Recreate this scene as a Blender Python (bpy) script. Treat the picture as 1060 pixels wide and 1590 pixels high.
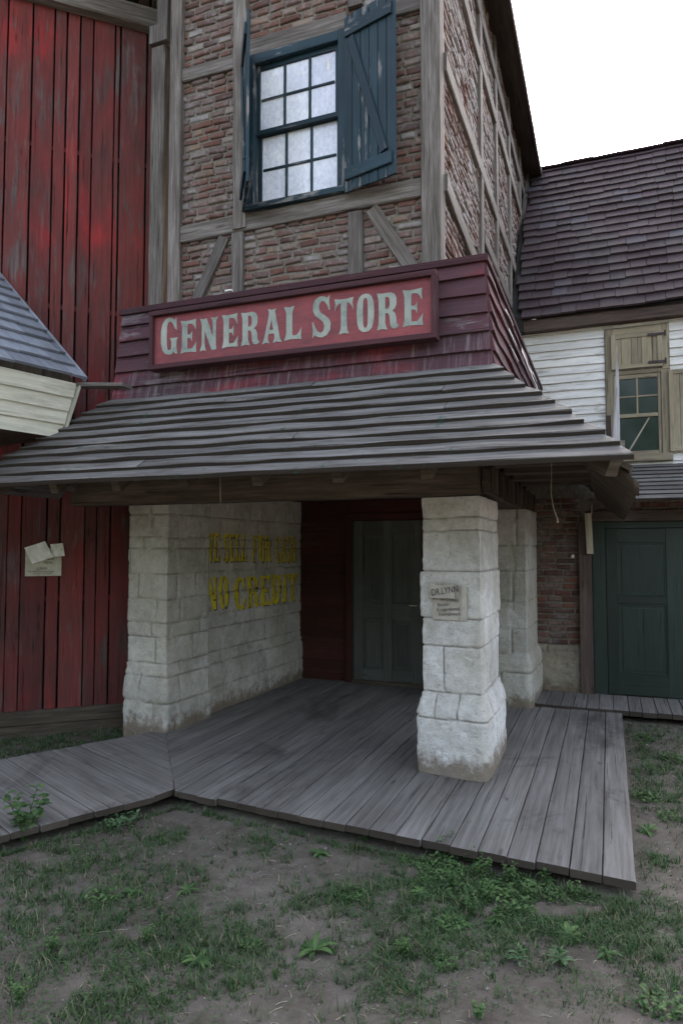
import bpy, math, random
from mathutils import Vector, noise
from mathutils.geometry import tessellate_polygon
for o in list(bpy.data.objects): bpy.data.objects.remove(o)
S = bpy.context.scene
V = Vector
R = math.radians
rng = random.Random(11)
U = rng.uniform

# ------------------------------------------------------------------ camera
cd = bpy.data.cameras.new('camera'); cam = bpy.data.objects.new('camera', cd); S.collection.objects.link(cam)
cd.sensor_fit = 'VERTICAL'; cd.sensor_height = 36; cd.lens = 24.0; cd.clip_end = 2000; cd.clip_start = .05
cam.location = (0, 0, 1.7); cam.rotation_euler = (R(93.0), 0, R(21.307))
S.camera = cam
# ------------------------------------------------------------------ light
SUN_EL, SUN_AZ = 40, -12          # degrees; azimuth clockwise from +Y (behind the store)
w = bpy.data.worlds.new('World'); S.world = w; w.use_nodes = True
nt = w.node_tree
sky = nt.nodes.new('ShaderNodeTexSky'); sky.sky_type = 'NISHITA'; sky.sun_disc = False
sky.sun_elevation = R(SUN_EL); sky.sun_rotation = R(SUN_AZ); sky.dust_density = 6.0; sky.air_density = 1.0; sky.ozone_density = 0.6
hs = nt.nodes.new('ShaderNodeHueSaturation'); hs.inputs['Saturation'].default_value = .56      # thin high haze greys the sky
nt.links.new(sky.outputs[0], hs.inputs['Color']); nt.links.new(hs.outputs[0], nt.nodes['Background'].inputs[0]); nt.nodes['Background'].inputs[1].default_value = 0.15
sd = bpy.data.lights.new('sun', 'SUN'); sd.energy = 3.0; sd.angle = R(.5); sd.color = (1, .95, .87)
so = bpy.data.objects.new('sun', sd); S.collection.objects.link(so)
svec = V((math.sin(R(SUN_AZ)) * math.cos(R(SUN_EL)), math.cos(R(SUN_AZ)) * math.cos(R(SUN_EL)), math.sin(R(SUN_EL))))
so.rotation_euler = svec.to_track_quat('Z', 'Y').to_euler(); so.location = (0, 0, 30)
S.view_settings.view_transform = 'Standard'; S.view_settings.look = 'None'; S.view_settings.gamma = 1
S.view_settings.exposure = 2.75

# ------------------------------------------------------------------ material helpers
class NB:
    def __init__(s, name):
        s.m = bpy.data.materials.new(name); s.m.use_nodes = True; s.t = s.m.node_tree
        s.b = s.t.nodes['Principled BSDF']
    def n(s, typ, **k):
        x = s.t.nodes.new('ShaderNode' + typ)
        for a, v in k.items():
            if hasattr(x, a): setattr(x, a, v)
            else: s.set(x.inputs[a], v)
        return x
    def set(s, inp, v):
        if isinstance(v, bpy.types.NodeSocket): s.t.links.new(v, inp)
        elif isinstance(v, tuple) and len(v) == 3 and inp.type == 'RGBA': inp.default_value = (*v, 1)
        else: inp.default_value = v
    def coord(s, kind, sc=(1, 1, 1)):
        if kind == 'UV': o = s.n('UVMap').outputs[0]
        elif kind == 'Pos': o = s.n('NewGeometry').outputs['Position']
        else: o = s.n('TexCoord').outputs['Object']
        mp = s.n('Mapping'); s.set(mp.inputs['Vector'], o); mp.inputs['Scale'].default_value = sc
        return mp.outputs[0]
    def noise(s, kind='Object', sc=(1, 1, 1), det=5, rough=.6, dist=0.0):
        x = s.n('TexNoise'); s.set(x.inputs['Vector'], s.coord(kind, sc)); x.inputs['Scale'].default_value = 1
        x.inputs['Detail'].default_value = det; x.inputs['Roughness'].default_value = rough; x.inputs['Distortion'].default_value = dist
        return x.outputs[0]
    def ramp(s, fac, stops, interp='LINEAR'):
        r = s.n('ValToRGB'); r.color_ramp.interpolation = interp
        e = r.color_ramp.elements
        while len(e) < len(stops): e.new(.5)
        for i, (p, c) in enumerate(stops):
            e[i].position = p; e[i].color = (*c, 1) if isinstance(c, tuple) else (c, c, c, 1)
        s.set(r.inputs[0], fac); return r.outputs[0]
    def mix(s, f, a, b, mode='MIX'):
        x = s.n('MixRGB', blend_type=mode); s.set(x.inputs[0], f); s.set(x.inputs[1], a); s.set(x.inputs[2], b); return x.outputs[0]
    def math(s, op, a, b=0.0, clamp=False):
        x = s.n('Math', operation=op, use_clamp=clamp); s.set(x.inputs[0], a); s.set(x.inputs[1], b); return x.outputs[0]
    def attr(s, name):
        a = s.n('Attribute'); a.attribute_name = name; return a.outputs['Fac']
    def bump(s, h, st=.3, d=.01, nrm=None):
        x = s.n('Bump'); s.set(x.inputs['Height'], h); x.inputs['Strength'].default_value = st; x.inputs['Distance'].default_value = d
        if nrm: s.set(x.inputs['Normal'], nrm)
        return x.outputs[0]
    def fin(s, col, rough=.85, nrm=None, spec=.3):
        s.set(s.b.inputs['Base Color'], col); s.set(s.b.inputs['Roughness'], rough); s.b.inputs['Specular IOR Level'].default_value = spec
        if nrm: s.set(s.b.inputs['Normal'], nrm)
        return s.m

def wood(name, cols, paint=None, wear=.5, rough=.82, grain=34, stretch=2.2, bump=.5, knots=True, streak=None, spec=.25, edge=.05, spots=None):
    b = NB(name)
    g = b.noise('UV', (stretch, grain, 1), 7, .68, .25)
    f = b.noise('UV', (stretch * 3, grain * 4, 1), 3, .6)
    big = b.noise('UV', (.9, 3.5, 1), 4, .6)
    gg = b.math('ADD', b.math('MULTIPLY', g, .65), b.math('MULTIPLY', big, .35))
    c = b.ramp(gg, [(.33, cols[0]), (.5, cols[1]), (.66, cols[2])])
    crack = b.ramp(b.noise('UV', (stretch * .45, grain * .9, 1), 5, .7, .4), [(.33, .0), (.40, 1.0)])
    h = b.math('ADD', b.math('MULTIPLY', g, .6), b.math('MULTIPLY', f, .25))
    if paint:
        m1 = b.noise('UV', (1.6, 12, 1), 6, .7, .3)
        m2 = b.noise('Object', (1.3, 1.3, 1.3), 5, .65)
        mm = b.math('ADD', b.math('MULTIPLY', m1, .6), b.math('MULTIPLY', m2, .4))
        mk = b.ramp(mm, [(wear - edge, 1.0), (wear + edge, 0.0)])
        pn = b.noise('Object', (1.1, 1.1, .7), 5, .6)
        pst = [(.36 + .28 * i / max(1, len(paint) - 1), p) for i, p in enumerate(paint)]
        pc = b.ramp(b.math('ADD', b.math('MULTIPLY', pn, .7), b.math('MULTIPLY', big, .3)), pst)
        pc = b.mix(.35, pc, b.mix(1.0, pc, b.ramp(g, [(.3, .35), (.7, 1.5)]), 'MULTIPLY'))
        c = b.mix(mk, c, pc)
        h = b.math('ADD', h, b.math('MULTIPLY', mk, .22))
    if streak:
        st = b.ramp(b.noise('UV', (26, 1.2, 1), 5, .75), [(.5, 0.0), (.68, .75)])
        c = b.mix(st, c, streak)
    c = b.mix(b.ramp(b.attr('rnd'), [(0, .62), (1, .0)]), c, b.mix(1.0, c, (.42, .42, .45), 'MULTIPLY'))
    c = b.mix(b.math('SUBTRACT', 1.0, crack), c, b.mix(1.0, c, (.28, .26, .25), 'MULTIPLY'))
    if knots:
        k = b.n('TexVoronoi'); b.set(k.inputs['Vector'], b.coord('UV', (1.5, 6, 1))); k.inputs['Scale'].default_value = 1
        kk = b.ramp(k.outputs['Distance'], [(.05, 1.0), (.10, 0.0)])
        c = b.mix(b.math('MULTIPLY', kk, .6), c, b.mix(1.0, c, (.3, .26, .22), 'MULTIPLY'))
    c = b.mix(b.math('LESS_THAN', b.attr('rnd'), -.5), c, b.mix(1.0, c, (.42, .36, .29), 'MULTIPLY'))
    if spots:
        c = b.mix(b.ramp(b.noise('Object', (9, 5, 9), 5, .7), [(.63, 0.0), (.67, .8)]), c, spots)
        c = b.mix(b.ramp(b.noise('UV', (2.2, 11, 1), 7, .78), [(.36, .85), (.50, 0.0)]), c, b.mix(1.0, c, (.42, .38, .34), 'MULTIPLY'))
    h = b.math('ADD', h, b.math('MULTIPLY', crack, .5))
    return b.fin(c, rough, b.bump(h, bump, .006), spec)

M = {}
GREY = [(.055, .045, .037), (.135, .116, .10), (.27, .245, .225)]
M['timber'] = wood('weathered_timber', GREY, grain=40, bump=.7)
M['porch_wood'] = wood('old_brown_wood', [(.035, .027, .02), (.08, .062, .045), (.15, .12, .09)], grain=30)
M['deck'] = wood('deck_planks', [(.09, .082, .074), (.165, .154, .143), (.25, .238, .226)], grain=30, stretch=1.2, bump=.5)
_m = M['deck']; _b = NB.__new__(NB); _b.m = _m; _b.t = _m.node_tree; _b.b = _b.t.nodes['Principled BSDF']
_src = _b.b.inputs['Base Color'].links[0].from_socket
_st = _b.ramp(_b.noise('Object', (1.3, .8, 1), 7, .7, .6), [(.34, .8), (.46, 0.0)])
_sp = _b.ramp(_b.noise('Object', (7, 3, 1), 5, .7), [(.28, .8), (.36, 0.0)])
_c = _b.mix(_st, _src, _b.mix(1.0, _src, (.40, .38, .37), 'MULTIPLY')); _c = _b.mix(_sp, _c, (.035, .03, .027))
_b.set(_b.b.inputs['Base Color'], _c)
M['roofplank'] = wood('roof_planks', [(.06, .055, .05), (.13, .123, .116), (.23, .222, .213)], grain=30, stretch=1.1, bump=.5, spots=(.03, .065, .045))
M['red'] = wood('worn_red_paint', [(.05, .036, .034), (.10, .07, .065), (.17, .125, .12)],
                paint=[(.07, .033, .028), (.12, .036, .032), (.165, .034, .031), (.34, .030, .030)], wear=.565, edge=.045, bump=.5)
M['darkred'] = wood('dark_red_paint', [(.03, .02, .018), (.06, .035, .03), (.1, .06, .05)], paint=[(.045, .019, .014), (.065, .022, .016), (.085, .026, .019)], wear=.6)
M['maroon'] = wood('maroon_paint', [(.07, .05, .055), (.13, .10, .105), (.24, .2, .2)],
                   paint=[(.05, .032, .038), (.07, .036, .044), (.085, .036, .042), (.19, .034, .042)], wear=.58, edge=.025, bump=.6)
M['maroonstreak'] = wood('rain_streaked_maroon_paint', [(.07, .05, .055), (.13, .10, .105), (.24, .2, .2)], paint=[(.05, .032, .038), (.07, .036, .044), (.085, .034, .042), (.22, .03, .04)], wear=.58, edge=.025, streak=(.2, .17, .175), bump=.6)
M['maroontrim'] = wood('maroon_trim', [(.04, .025, .025), (.08, .05, .05), (.14, .1, .1)], paint=[(.045, .022, .025), (.06, .024, .028), (.08, .027, .032)], wear=.62)
M['white'] = wood('flaking_white_paint', [(.18, .16, .14), (.34, .32, .29), (.5, .48, .45)], paint=[(.60, .585, .53), (.70, .69, .65), (.77, .76, .73)], wear=.57, edge=.03, knots=False)
M['cream'] = wood('cream_paint', [(.3, .27, .2), (.42, .4, .32), (.5, .48, .4)], paint=[(.5, .49, .38), (.6, .59, .48), (.66, .65, .55)], wear=.6, edge=.06, knots=False)
M['tan'] = wood('tan_paint', [(.12, .10, .07), (.2, .17, .12), (.3, .26, .18)], paint=[(.25, .215, .145), (.31, .265, .18), (.36, .315, .225)], wear=.57, knots=False)
M['blue'] = wood('blue_green_paint', [(.1, .1, .09), (.2, .19, .18), (.32, .3, .28)], paint=[(.010, .026, .036), (.014, .036, .048), (.020, .048, .062)], wear=.56, edge=.02, knots=False, rough=.6)
M['green'] = wood('dark_green_paint', [(.03, .035, .03), (.05, .055, .05), (.08, .085, .08)], paint=[(.020, .032, .024), (.025, .039, .030), (.03, .047, .036)], wear=.64, knots=False, rough=.5, bump=.2)
M['olive'] = wood('dull_olive_paint', [(.05, .05, .045), (.08, .08, .07), (.1, .1, .09)], paint=[(.065, .067, .06), (.08, .083, .075), (.10, .103, .093)], wear=.66, knots=False, rough=.5, bump=.2)
M['silver'] = wood('silver_wood', [(.2, .19, .18), (.38, .37, .37), (.55, .54, .56)], grain=60, bump=.8)
M['palewood'] = wood('pale_board', [(.28, .24, .17), (.4, .36, .27), (.5, .46, .36)], bump=.2)
M['brownwood'] = wood('brown_post', [(.04, .028, .022), (.085, .06, .05), (.14, .105, .09)])

def stone_mat(name, base, dark, light, dirtz=.14, yellow=(.42, .38, .27), yf=.5):
    b = NB(name)
    n1 = b.noise('Object', (2.2, 2.2, 2.2), 8, .65); n2 = b.noise('Object', (14, 14, 14), 6, .7); n3 = b.noise('Object', (55, 55, 55), 4, .7)
    c = b.ramp(b.math('ADD', b.math('MULTIPLY', n1, .6), b.math('MULTIPLY', n2, .4)), [(.34, dark), (.5, base), (.64, light)])
    c = b.mix(b.ramp(b.noise('Pos', (.8, .8, 1.0), 5, .6), [(.45, 0.0), (.68, yf)]), c, yellow)
    c = b.mix(b.ramp(n3, [(.30, .75), (.44, 0.0)]), c, b.mix(1.0, c, (.45, .43, .38), 'MULTIPLY'))
    c = b.mix(b.math('MULTIPLY', b.attr('joint'), .8), c, (.17, .15, .12))
    c = b.mix(b.ramp(b.attr('rnd'), [(0, .22), (1, 0.0)]), c, b.mix(1.0, c, (.6, .6, .62), 'MULTIPLY'))
    sp = b.n('SeparateXYZ'); b.set(sp.inputs[0], b.n('NewGeometry').outputs['Position'])
    zz = b.math('ADD', sp.outputs['Z'], b.math('MULTIPLY', b.math('SUBTRACT', b.noise('Object', (9, 9, 9), 5, .7), .5), .45))
    c = b.mix(b.ramp(b.math('MULTIPLY', zz, 1 / (dirtz * 2)), [(.25, .85), (.70, 0.0)]), c, (.15, .115, .08))
    h = b.math('ADD', b.math('MULTIPLY', n2, .6), b.math('MULTIPLY', n3, .4))
    return b.fin(c, .9, b.bump(h, 1.0, .02), .15)
M['stone'] = stone_mat('whitewashed_stone', (.60, .59, .57), (.42, .40, .36), (.76, .75, .74))
M['stone3'] = stone_mat('brown_plinth_stone', (.20, .17, .14), (.12, .10, .08), (.30, .27, .23), .1)
M['stone2'] = stone_mat('grey_stone', (.43, .415, .375), (.28, .265, .225), (.57, .555, .52), .1)

def brick_mat(name, stops, mort=(.17, .15, .13), white=.0):
    b = NB(name)
    n1 = b.noise('Object', (18, 18, 18), 6, .7); n2 = b.noise('Object', (3, 3, 3), 5, .6); n3 = b.noise('Object', (70, 70, 70), 4, .7)
    c = b.ramp(b.attr('rnd'), stops)
    c = b.mix(b.ramp(n1, [(.3, .7), (.5, 0.0)]), c, b.mix(1.0, c, (.42, .38, .38), 'MULTIPLY'))
    c = b.mix(b.ramp(n2, [(.42, 0.0), (.62, .55)]), c, (.15, .13, .13))
    c = b.mix(b.ramp(b.math('ADD', b.math('MULTIPLY', n1, .5), b.math('MULTIPLY', n2, .5)), [(.53 - white, 0.0), (.66 - white, .6)]), c, (.34, .32, .31))
    h = b.math('ADD', b.math('MULTIPLY', n1, .7), b.math('MULTIPLY', n3, .3))
    return b.fin(c, .9, b.bump(h, .8, .012), .2)
BST = [(0, (.07, .036, .030)), (.25, (.125, .060, .046)), (.5, (.155, .080, .062)), (.72, (.12, .085, .075)), (.88, (.21, .14, .10)), (1, (.25, .23, .215))]
M['brick'] = brick_mat('old_brick', BST)
M['brickside'] = brick_mat('old_brick_side', BST, white=.10)
M['brickdark'] = brick_mat('red_brown_brick', [(0, (.07, .035, .028)), (.4, (.12, .055, .04)), (.8, (.18, .075, .05)), (1, (.14, .1, .085))])
b = NB('mortar'); n1 = b.noise('Object', (25, 25, 25), 7, .75)
M['mortar'] = b.fin(b.ramp(n1, [(.3, (.10, .088, .07)), (.55, (.19, .17, .14)), (.75, (.30, .275, .235))]), .95, b.bump(n1, .9, .02), .1)

def shingle_mat(name, stops):
    b = NB(name)
    g = b.noise('UV', (3, 45, 1), 5, .65); n2 = b.noise('Object', (2, 2, 2), 5, .6)
    c = b.ramp(b.attr('rnd'), stops)
    c = b.mix(b.ramp(g, [(.3, .6), (.6, 0.0)]), c, b.mix(1.0, c, (.5, .5, .5), 'MULTIPLY'))
    c = b.mix(b.ramp(n2, [(.45, 0.0), (.7, .5)]), c, (.06, .055, .058))
    return b.fin(c, .8, b.bump(g, .4, .006), .22)
M['shingle'] = shingle_mat('purple_brown_shingles', [(0, (.026, .016, .019)), (.5, (.038, .023, .027)), (.9, (.05, .032, .037)), (1, (.06, .056, .07))])
M['slate'] = shingle_mat('blue_grey_slates', [(0, (.13, .145, .17)), (1, (.22, .24, .28))])

b = NB('frosted_glass'); n1 = b.noise('Object', (35, 35, 22), 7, .75); n2 = b.noise('Object', (2.5, 2.5, 2.5), 3, .5); n4 = b.noise('Object', (60, 60, 60), 3, .6)
c = b.ramp(b.math('ADD', b.math('MULTIPLY', n1, .6), b.math('MULTIPLY', n2, .4)), [(.34, (.55, .57, .63)), (.47, (.74, .76, .83)), (.58, (.93, .94, .96))])
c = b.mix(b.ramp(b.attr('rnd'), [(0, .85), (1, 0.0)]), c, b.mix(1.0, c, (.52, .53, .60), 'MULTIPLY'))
b.fin(c, .25, b.bump(n4, .12, .003), .5); b.b.inputs['Coat Weight'].default_value = .4; b.b.inputs['Coat Roughness'].default_value = .05
M['frost'] = b.m
b = NB('dark_window_glass'); n1 = b.noise('Object', (5, 5, 5), 5, .6)
b.fin(b.ramp(n1, [(.35, (.012, .022, .018)), (.7, (.022, .034, .028))]), .08, None, .22); M['glass'] = b.m

def plain(name, a, c2, sc=20, rough=.8, bump=.3, spec=.3, metal=0):
    b = NB(name); n1 = b.noise('Object', (sc, sc, sc), 6, .7)
    b.fin(b.ramp(n1, [(.35, a), (.65, c2)]), rough, b.bump(n1, bump, .005), spec); b.b.inputs['Metallic'].default_value = metal
    return b.m
M['iron'] = plain('rusty_iron', (.03, .024, .026), (.075, .055, .055), 30)
M['brass'] = plain('dull_brass', (.3, .27, .2), (.5, .47, .38), 30, .4, .1, .5, .8)
M['rope'] = plain('hemp_rope', (.22, .18, .12), (.34, .28, .2), 90)
M['paper'] = plain('old_paper', (.34, .32, .24), (.48, .46, .37), 9, .85, .15)
M['paperflap'] = plain('paper_back', (.50, .48, .41), (.66, .64, .57), 12, .85, .2)
M['paper2'] = plain('soaked_paper', (.34, .31, .26), (.46, .43, .38), 9, .85, .15)
M['ink'] = plain('faded_ink', (.025, .022, .02), (.08, .072, .065), 60)
M['unlit'] = plain('dark_interior', (.01, .009, .008), (.02, .018, .016), 3)  # near-black colour painted in for unlit space behind walls and gaps
M['flake'] = plain('white_flake', (.6, .58, .54), (.75, .74, .72), 20)
b = NB('sign_paint'); n1 = b.noise('Object', (1.6, 1.6, 3), 6, .65); n2 = b.noise('Object', (3, 3, 60), 5, .7); n3 = b.noise('Object', (7, 7, 7), 6, .7)
c = b.ramp(b.math('ADD', b.math('MULTIPLY', n1, .6), b.math('MULTIPLY', n2, .4)), [(.36, (.085, .035, .038)), (.48, (.17, .045, .05)), (.6, (.235, .055, .06)), (.72, (.29, .11, .11))])
c = b.mix(b.ramp(n3, [(.28, .7), (.42, 0.0)]), c, (.09, .035, .04))
M['signred'] = b.fin(c, .7, b.bump(n2, .3, .004), .3)
b = NB('letter_paint'); n1 = b.noise('Object', (5, 5, 5), 7, .7); n2 = b.noise('Object', (4, 4, 70), 5, .75)
c = b.ramp(n1, [(.35, (.17, .20, .175)), (.5, (.25, .28, .24)), (.68, (.33, .34, .29))])
c = b.mix(b.ramp(b.math('ADD', b.math('MULTIPLY', n1, .5), b.math('MULTIPLY', n2, .5)), [(.36, .8), (.42, 0.0)]), c, (.25, .08, .08))
M['letter'] = b.fin(c, .75, b.bump(n2, .3, .003), .3)
b = NB('yellow_letter_paint'); n1 = b.noise('Object', (9, 9, 9), 7, .75)
M['yellow'] = b.fin(b.ramp(n1, [(.33, (.20, .17, .10)), (.45, (.48, .39, .03)), (.65, (.68, .55, .04))]), .8, b.bump(n1, .4, .006), .2)
M['shade'] = plain('dark_letter_outline', (.05, .045, .03), (.11, .10, .07), 12)

b = NB('packed_dirt')
n1 = b.noise('Object', (.8, .8, .8), 8, .65); n2 = b.noise('Object', (9, 9, 9), 8, .7); n3 = b.noise('Object', (60, 60, 60), 5, .75)
c = b.ramp(b.math('ADD', b.math('MULTIPLY', n1, .5), b.math('MULTIPLY', n2, .5)), [(.36, (.068, .058, .048)), (.5, (.108, .093, .079)), (.64, (.152, .134, .116))])
c = b.mix(b.ramp(n3, [(.32, .6), (.45, 0.0)]), c, (.06, .05, .042))
c = b.mix(b.ramp(n3, [(.62, 0.0), (.72, .6)]), c, (.24, .22, .20))
c = b.mix(b.ramp(b.noise('Object', (2.6, 2.6, 2.6), 8, .75), [(.34, .6), (.5, 0.0)]), c, b.mix(1.0, c, (.5, .47, .42), 'MULTIPLY'))
M['dirt'] = b.fin(c, .95, b.bump(b.math('ADD', b.math('MULTIPLY', n2, .5), b.math('MULTIPLY', n3, .5)), .8, .02), .15)

def leafmat(name, stops, rough=.6):
    b = NB(name); c = b.ramp(b.attr('rnd'), stops)
    n = b.noise('Object', (30, 30, 30), 3, .5)
    c = b.mix(b.math('MULTIPLY', n, .4), c, b.mix(1.0, c, (.5, .6, .4), 'MULTIPLY'))
    b.fin(c, rough, None, .3)
    tr = b.n('BsdfTranslucent'); b.set(tr.inputs['Color'], c)
    mx = b.n('MixShader'); mx.inputs[0].default_value = .25
    b.t.links.new(b.b.outputs[0], mx.inputs[1]); b.t.links.new(tr.outputs[0], mx.inputs[2])
    b.t.links.new(mx.outputs[0], b.t.nodes['Material Output'].inputs['Surface'])
    return b.m
M['grass'] = leafmat('grass_blades', [(0, (.03, .062, .025)), (.5, (.048, .095, .036)), (.85, (.085, .14, .05)), (.93, (.17, .15, .09)), (1, (.26, .22, .15))])
M['leaf'] = leafmat('weed_leaves', [(0, (.04, .085, .03)), (.6, (.07, .13, .045)), (1, (.11, .18, .06))])
M['paleleaf'] = leafmat('pale_weed_leaves', [(0, (.08, .14, .07)), (1, (.14, .22, .11))])
M['straw'] = plain('dry_straw', (.2, .16, .11), (.38, .34, .26), 40)

# ------------------------------------------------------------------ mesh helpers
class MB:
    def __init__(s): s.v = []; s.f = []; s.uv = []; s.r = []; s.pt = None
    def face(s, pts, uvs=None, r=.5):
        i = len(s.v); s.v.extend(pts); s.f.append(tuple(range(i, i + len(pts))))
        s.uv.append(uvs or [(p[0], p[1]) for p in pts]); s.r.append(r)
    def build(s, name, m, parent=None, smooth=False, solid=False):
        off = V((0, 0, 0))
        if parent:
            p = parent
            while p: off += p.location; p = p.parent
        me = bpy.data.meshes.new(name)
        me.from_pydata([tuple(V(p) - off) for p in s.v], [], s.f)
        uvl = me.uv_layers.new(name='UVMap')
        flat = [c for fu in s.uv for u in fu for c in u]
        if len(flat) == 2 * len(me.loops): uvl.data.foreach_set('uv', flat)
        if not s.pt or 'rnd' not in s.pt:
            a = me.attributes.new('rnd', 'FLOAT', 'FACE'); a.data.foreach_set('value', s.r)
        for k, vals in (s.pt or {}).items():
            a = me.attributes.new(k, 'FLOAT', 'POINT'); a.data.foreach_set('value', vals)
        if smooth: me.polygons.foreach_set('use_smooth', [True] * len(me.polygons))
        me.materials.append(M[m] if isinstance(m, str) else m)
        o = bpy.data.objects.new(name, me); S.collection.objects.link(o)
        if parent: o.parent = parent
        return o
    # a sawn board from a to b; W and T are full width and thickness vectors
    def board(s, a, b, W, T, seg=None, wob=.002, ch=.004, r=None, bow=0.0, taper=1.0, edge=False):
        a, b, W, T = V(a), V(b), V(W), V(T)
        L = (b - a).length
        if seg is None: seg = max(2, min(24, int(L / .18)))
        w_, t_ = W.length, T.length; wn, tn = W.normalized(), T.normalized()
        ch = min(ch, w_ * .3, t_ * .3); r = rng.random() if r is None else r
        hw, ht = w_ / 2, t_ / 2
        prof = [(-hw + ch, -ht), (hw - ch, -ht), (hw, -ht + ch), (hw, ht - ch), (hw - ch, ht), (-hw + ch, ht), (-hw, ht - ch), (-hw, -ht + ch)]
        per = [0]
        for i in range(8): per.append(per[-1] + math.dist(prof[i], prof[(i + 1) % 8]))
        u0, v0 = U(0, 60), U(0, 60); sd_ = U(0, 100)
        base = len(s.v)
        for i in range(seg + 1):
            t = i / seg; c = a.lerp(b, t)
            k = 1 + (taper - 1) * t
            for j, (x, y) in enumerate(prof):
                q = (t * L * 2.5 + sd_, (j // 2) * 3.1 + sd_, 0)
                dx = noise.noise(V(q)) * wob; dy = noise.noise(V((q[0], q[1] + 50, 7))) * wob
                s.v.append(c + wn * (x * k + dx) + tn * (y + dy + bow * math.sin(math.pi * t)))
        for i in range(seg):
            for j in range(8):
                j2 = (j + 1) % 8
                p = base + i * 8
                s.f.append((p + j, p + j2, p + 8 + j2, p + 8 + j))
                ua, ub = u0 + L * i / seg, u0 + L * (i + 1) / seg
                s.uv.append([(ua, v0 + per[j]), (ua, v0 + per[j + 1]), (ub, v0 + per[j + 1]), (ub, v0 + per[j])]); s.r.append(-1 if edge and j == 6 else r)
        for e, rev in ((base, True), (base + seg * 8, False)):
            idx = list(range(e, e + 8))
            if rev: idx.reverse()
            s.f.append(tuple(idx)); s.uv.append([(u0 + prof[i - e][0] * .3, v0 + prof[i - e][1]) for i in idx]); s.r.append(r)
    def box(s, x0, x1, y0, y1, z0, z1, axis='z', wob=.0015, ch=.004, r=None, seg=None):
        cx, cy, cz = (x0 + x1) / 2, (y0 + y1) / 2, (z0 + z1) / 2
        dx, dy, dz = V((x1 - x0, 0, 0)), V((0, y1 - y0, 0)), V((0, 0, z1 - z0))
        if axis == 'z': s.board((cx, cy, z0), (cx, cy, z1), dx, dy, seg, wob, ch, r)
        elif axis == 'x': s.board((x0, cy, cz), (x1, cy, cz), dz, dy, seg, wob, ch, r)
        else: s.board((cx, y0, cz), (cx, y1, cz), dx, dz, seg, wob, ch, r)
    # a lapped clapboard: bottom line a-b, up vector, outward normal
    def lap(s, a, b, up, n, tb=.022, tt=.006, wob=.002, r=None, ends=True):
        a, b, up, n = V(a), V(b), V(up), V(n).normalized()
        L = (b - a).length; seg = max(2, int(L / .15)); r = rng.random() if r is None else r
        u0, v0 = U(0, 60), U(0, 60); h = up.length; sd_ = U(0, 99)
        base = len(s.v)
        for i in range(seg + 1):
            t = i / seg; c = a.lerp(b, t)
            w1 = noise.noise(V((t * L * 2.2 + sd_, 0, 0))) * wob; w2 = noise.noise(V((t * L * 3 + sd_, 9, 0))) * wob
            un = up.normalized()
            s.v += [c + un * w2, c + n * (tb + w1) + un * w2, c + n * (tb + w1) + un * (w2 + .003), c + up + n * (tt + w1 * .5), c + up]
        for i in range(seg):
            for j, (va, vb) in enumerate(((0, tb), (tb, tb + .003), (tb + .003, tb + h), (tb + h, tb + h + tt))):
                p = base + i * 5; ua, ub = u0 + L * i / seg, u0 + L * (i + 1) / seg
                s.f.append((p + j, p + 5 + j, p + 6 + j, p + 1 + j))
                s.uv.append([(ua, v0 + va), (ub, v0 + va), (ub, v0 + vb), (ua, v0 + vb)]); s.r.append(r)
        for e in (base, base + seg * 5):
            s.f.append((e, e + 1, e + 2, e + 3, e + 4)); s.uv.append([(u0, v0)] * 5); s.r.append(r)
    def quad(s, a, b, c, d, r=.5, sc=1):
        a, b, c, d = V(a), V(b), V(c), V(d); L, H = (b - a).length, (d - a).length; u, v = U(0, 9), U(0, 9)
        s.face([a, b, c, d], [(u, v), (u + L, v), (u + L, v + H), (u, v + H)], r)
    def tube(s, pts, rad, n=6, r=.5):
        pts = [V(p) for p in pts]; base = len(s.v)
        for i, p in enumerate(pts):
            d = (pts[min(i + 1, len(pts) - 1)] - pts[max(i - 1, 0)]).normalized()
            x = d.cross(V((.3, .9, .2))).normalized(); y = d.cross(x)
            rr = rad[i] if isinstance(rad, (list, tuple)) else rad
            for j in range(n):
                a = 2 * math.pi * j / n; s.v.append(p + x * math.cos(a) * rr + y * math.sin(a) * rr)
        for i in range(len(pts) - 1):
            for j in range(n):
                p = base + i * n; j2 = (j + 1) % n
                s.f.append((p + j, p + j2, p + n + j2, p + n + j)); s.uv.append([(i * .1, j * .01)] * 4); s.r.append(r)
        s.f.append(tuple(range(base + n - 1, base - 1, -1))); s.uv.append([(0, 0)] * n); s.r.append(r)
        e = base + (len(pts) - 1) * n
        s.f.append(tuple(range(e, e + n))); s.uv.append([(0, 0)] * n); s.r.append(r)

def tag(o, label, cat, group=None, kind=None):
    if label: o['label'] = label
    if cat: o['category'] = cat
    if group: o['group'] = group
    if kind: o['kind'] = kind
    return o
def thing(name, loc, label, cat, group=None):
    o = bpy.data.objects.new(name, None); S.collection.objects.link(o); o.location = loc; o.empty_display_size = .2
    return tag(o, label, cat, group)
def boxpart(name, m, parent, *a, **k):
    q = MB(); q.box(*a, **k); return q.build(name, m, parent)

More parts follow.
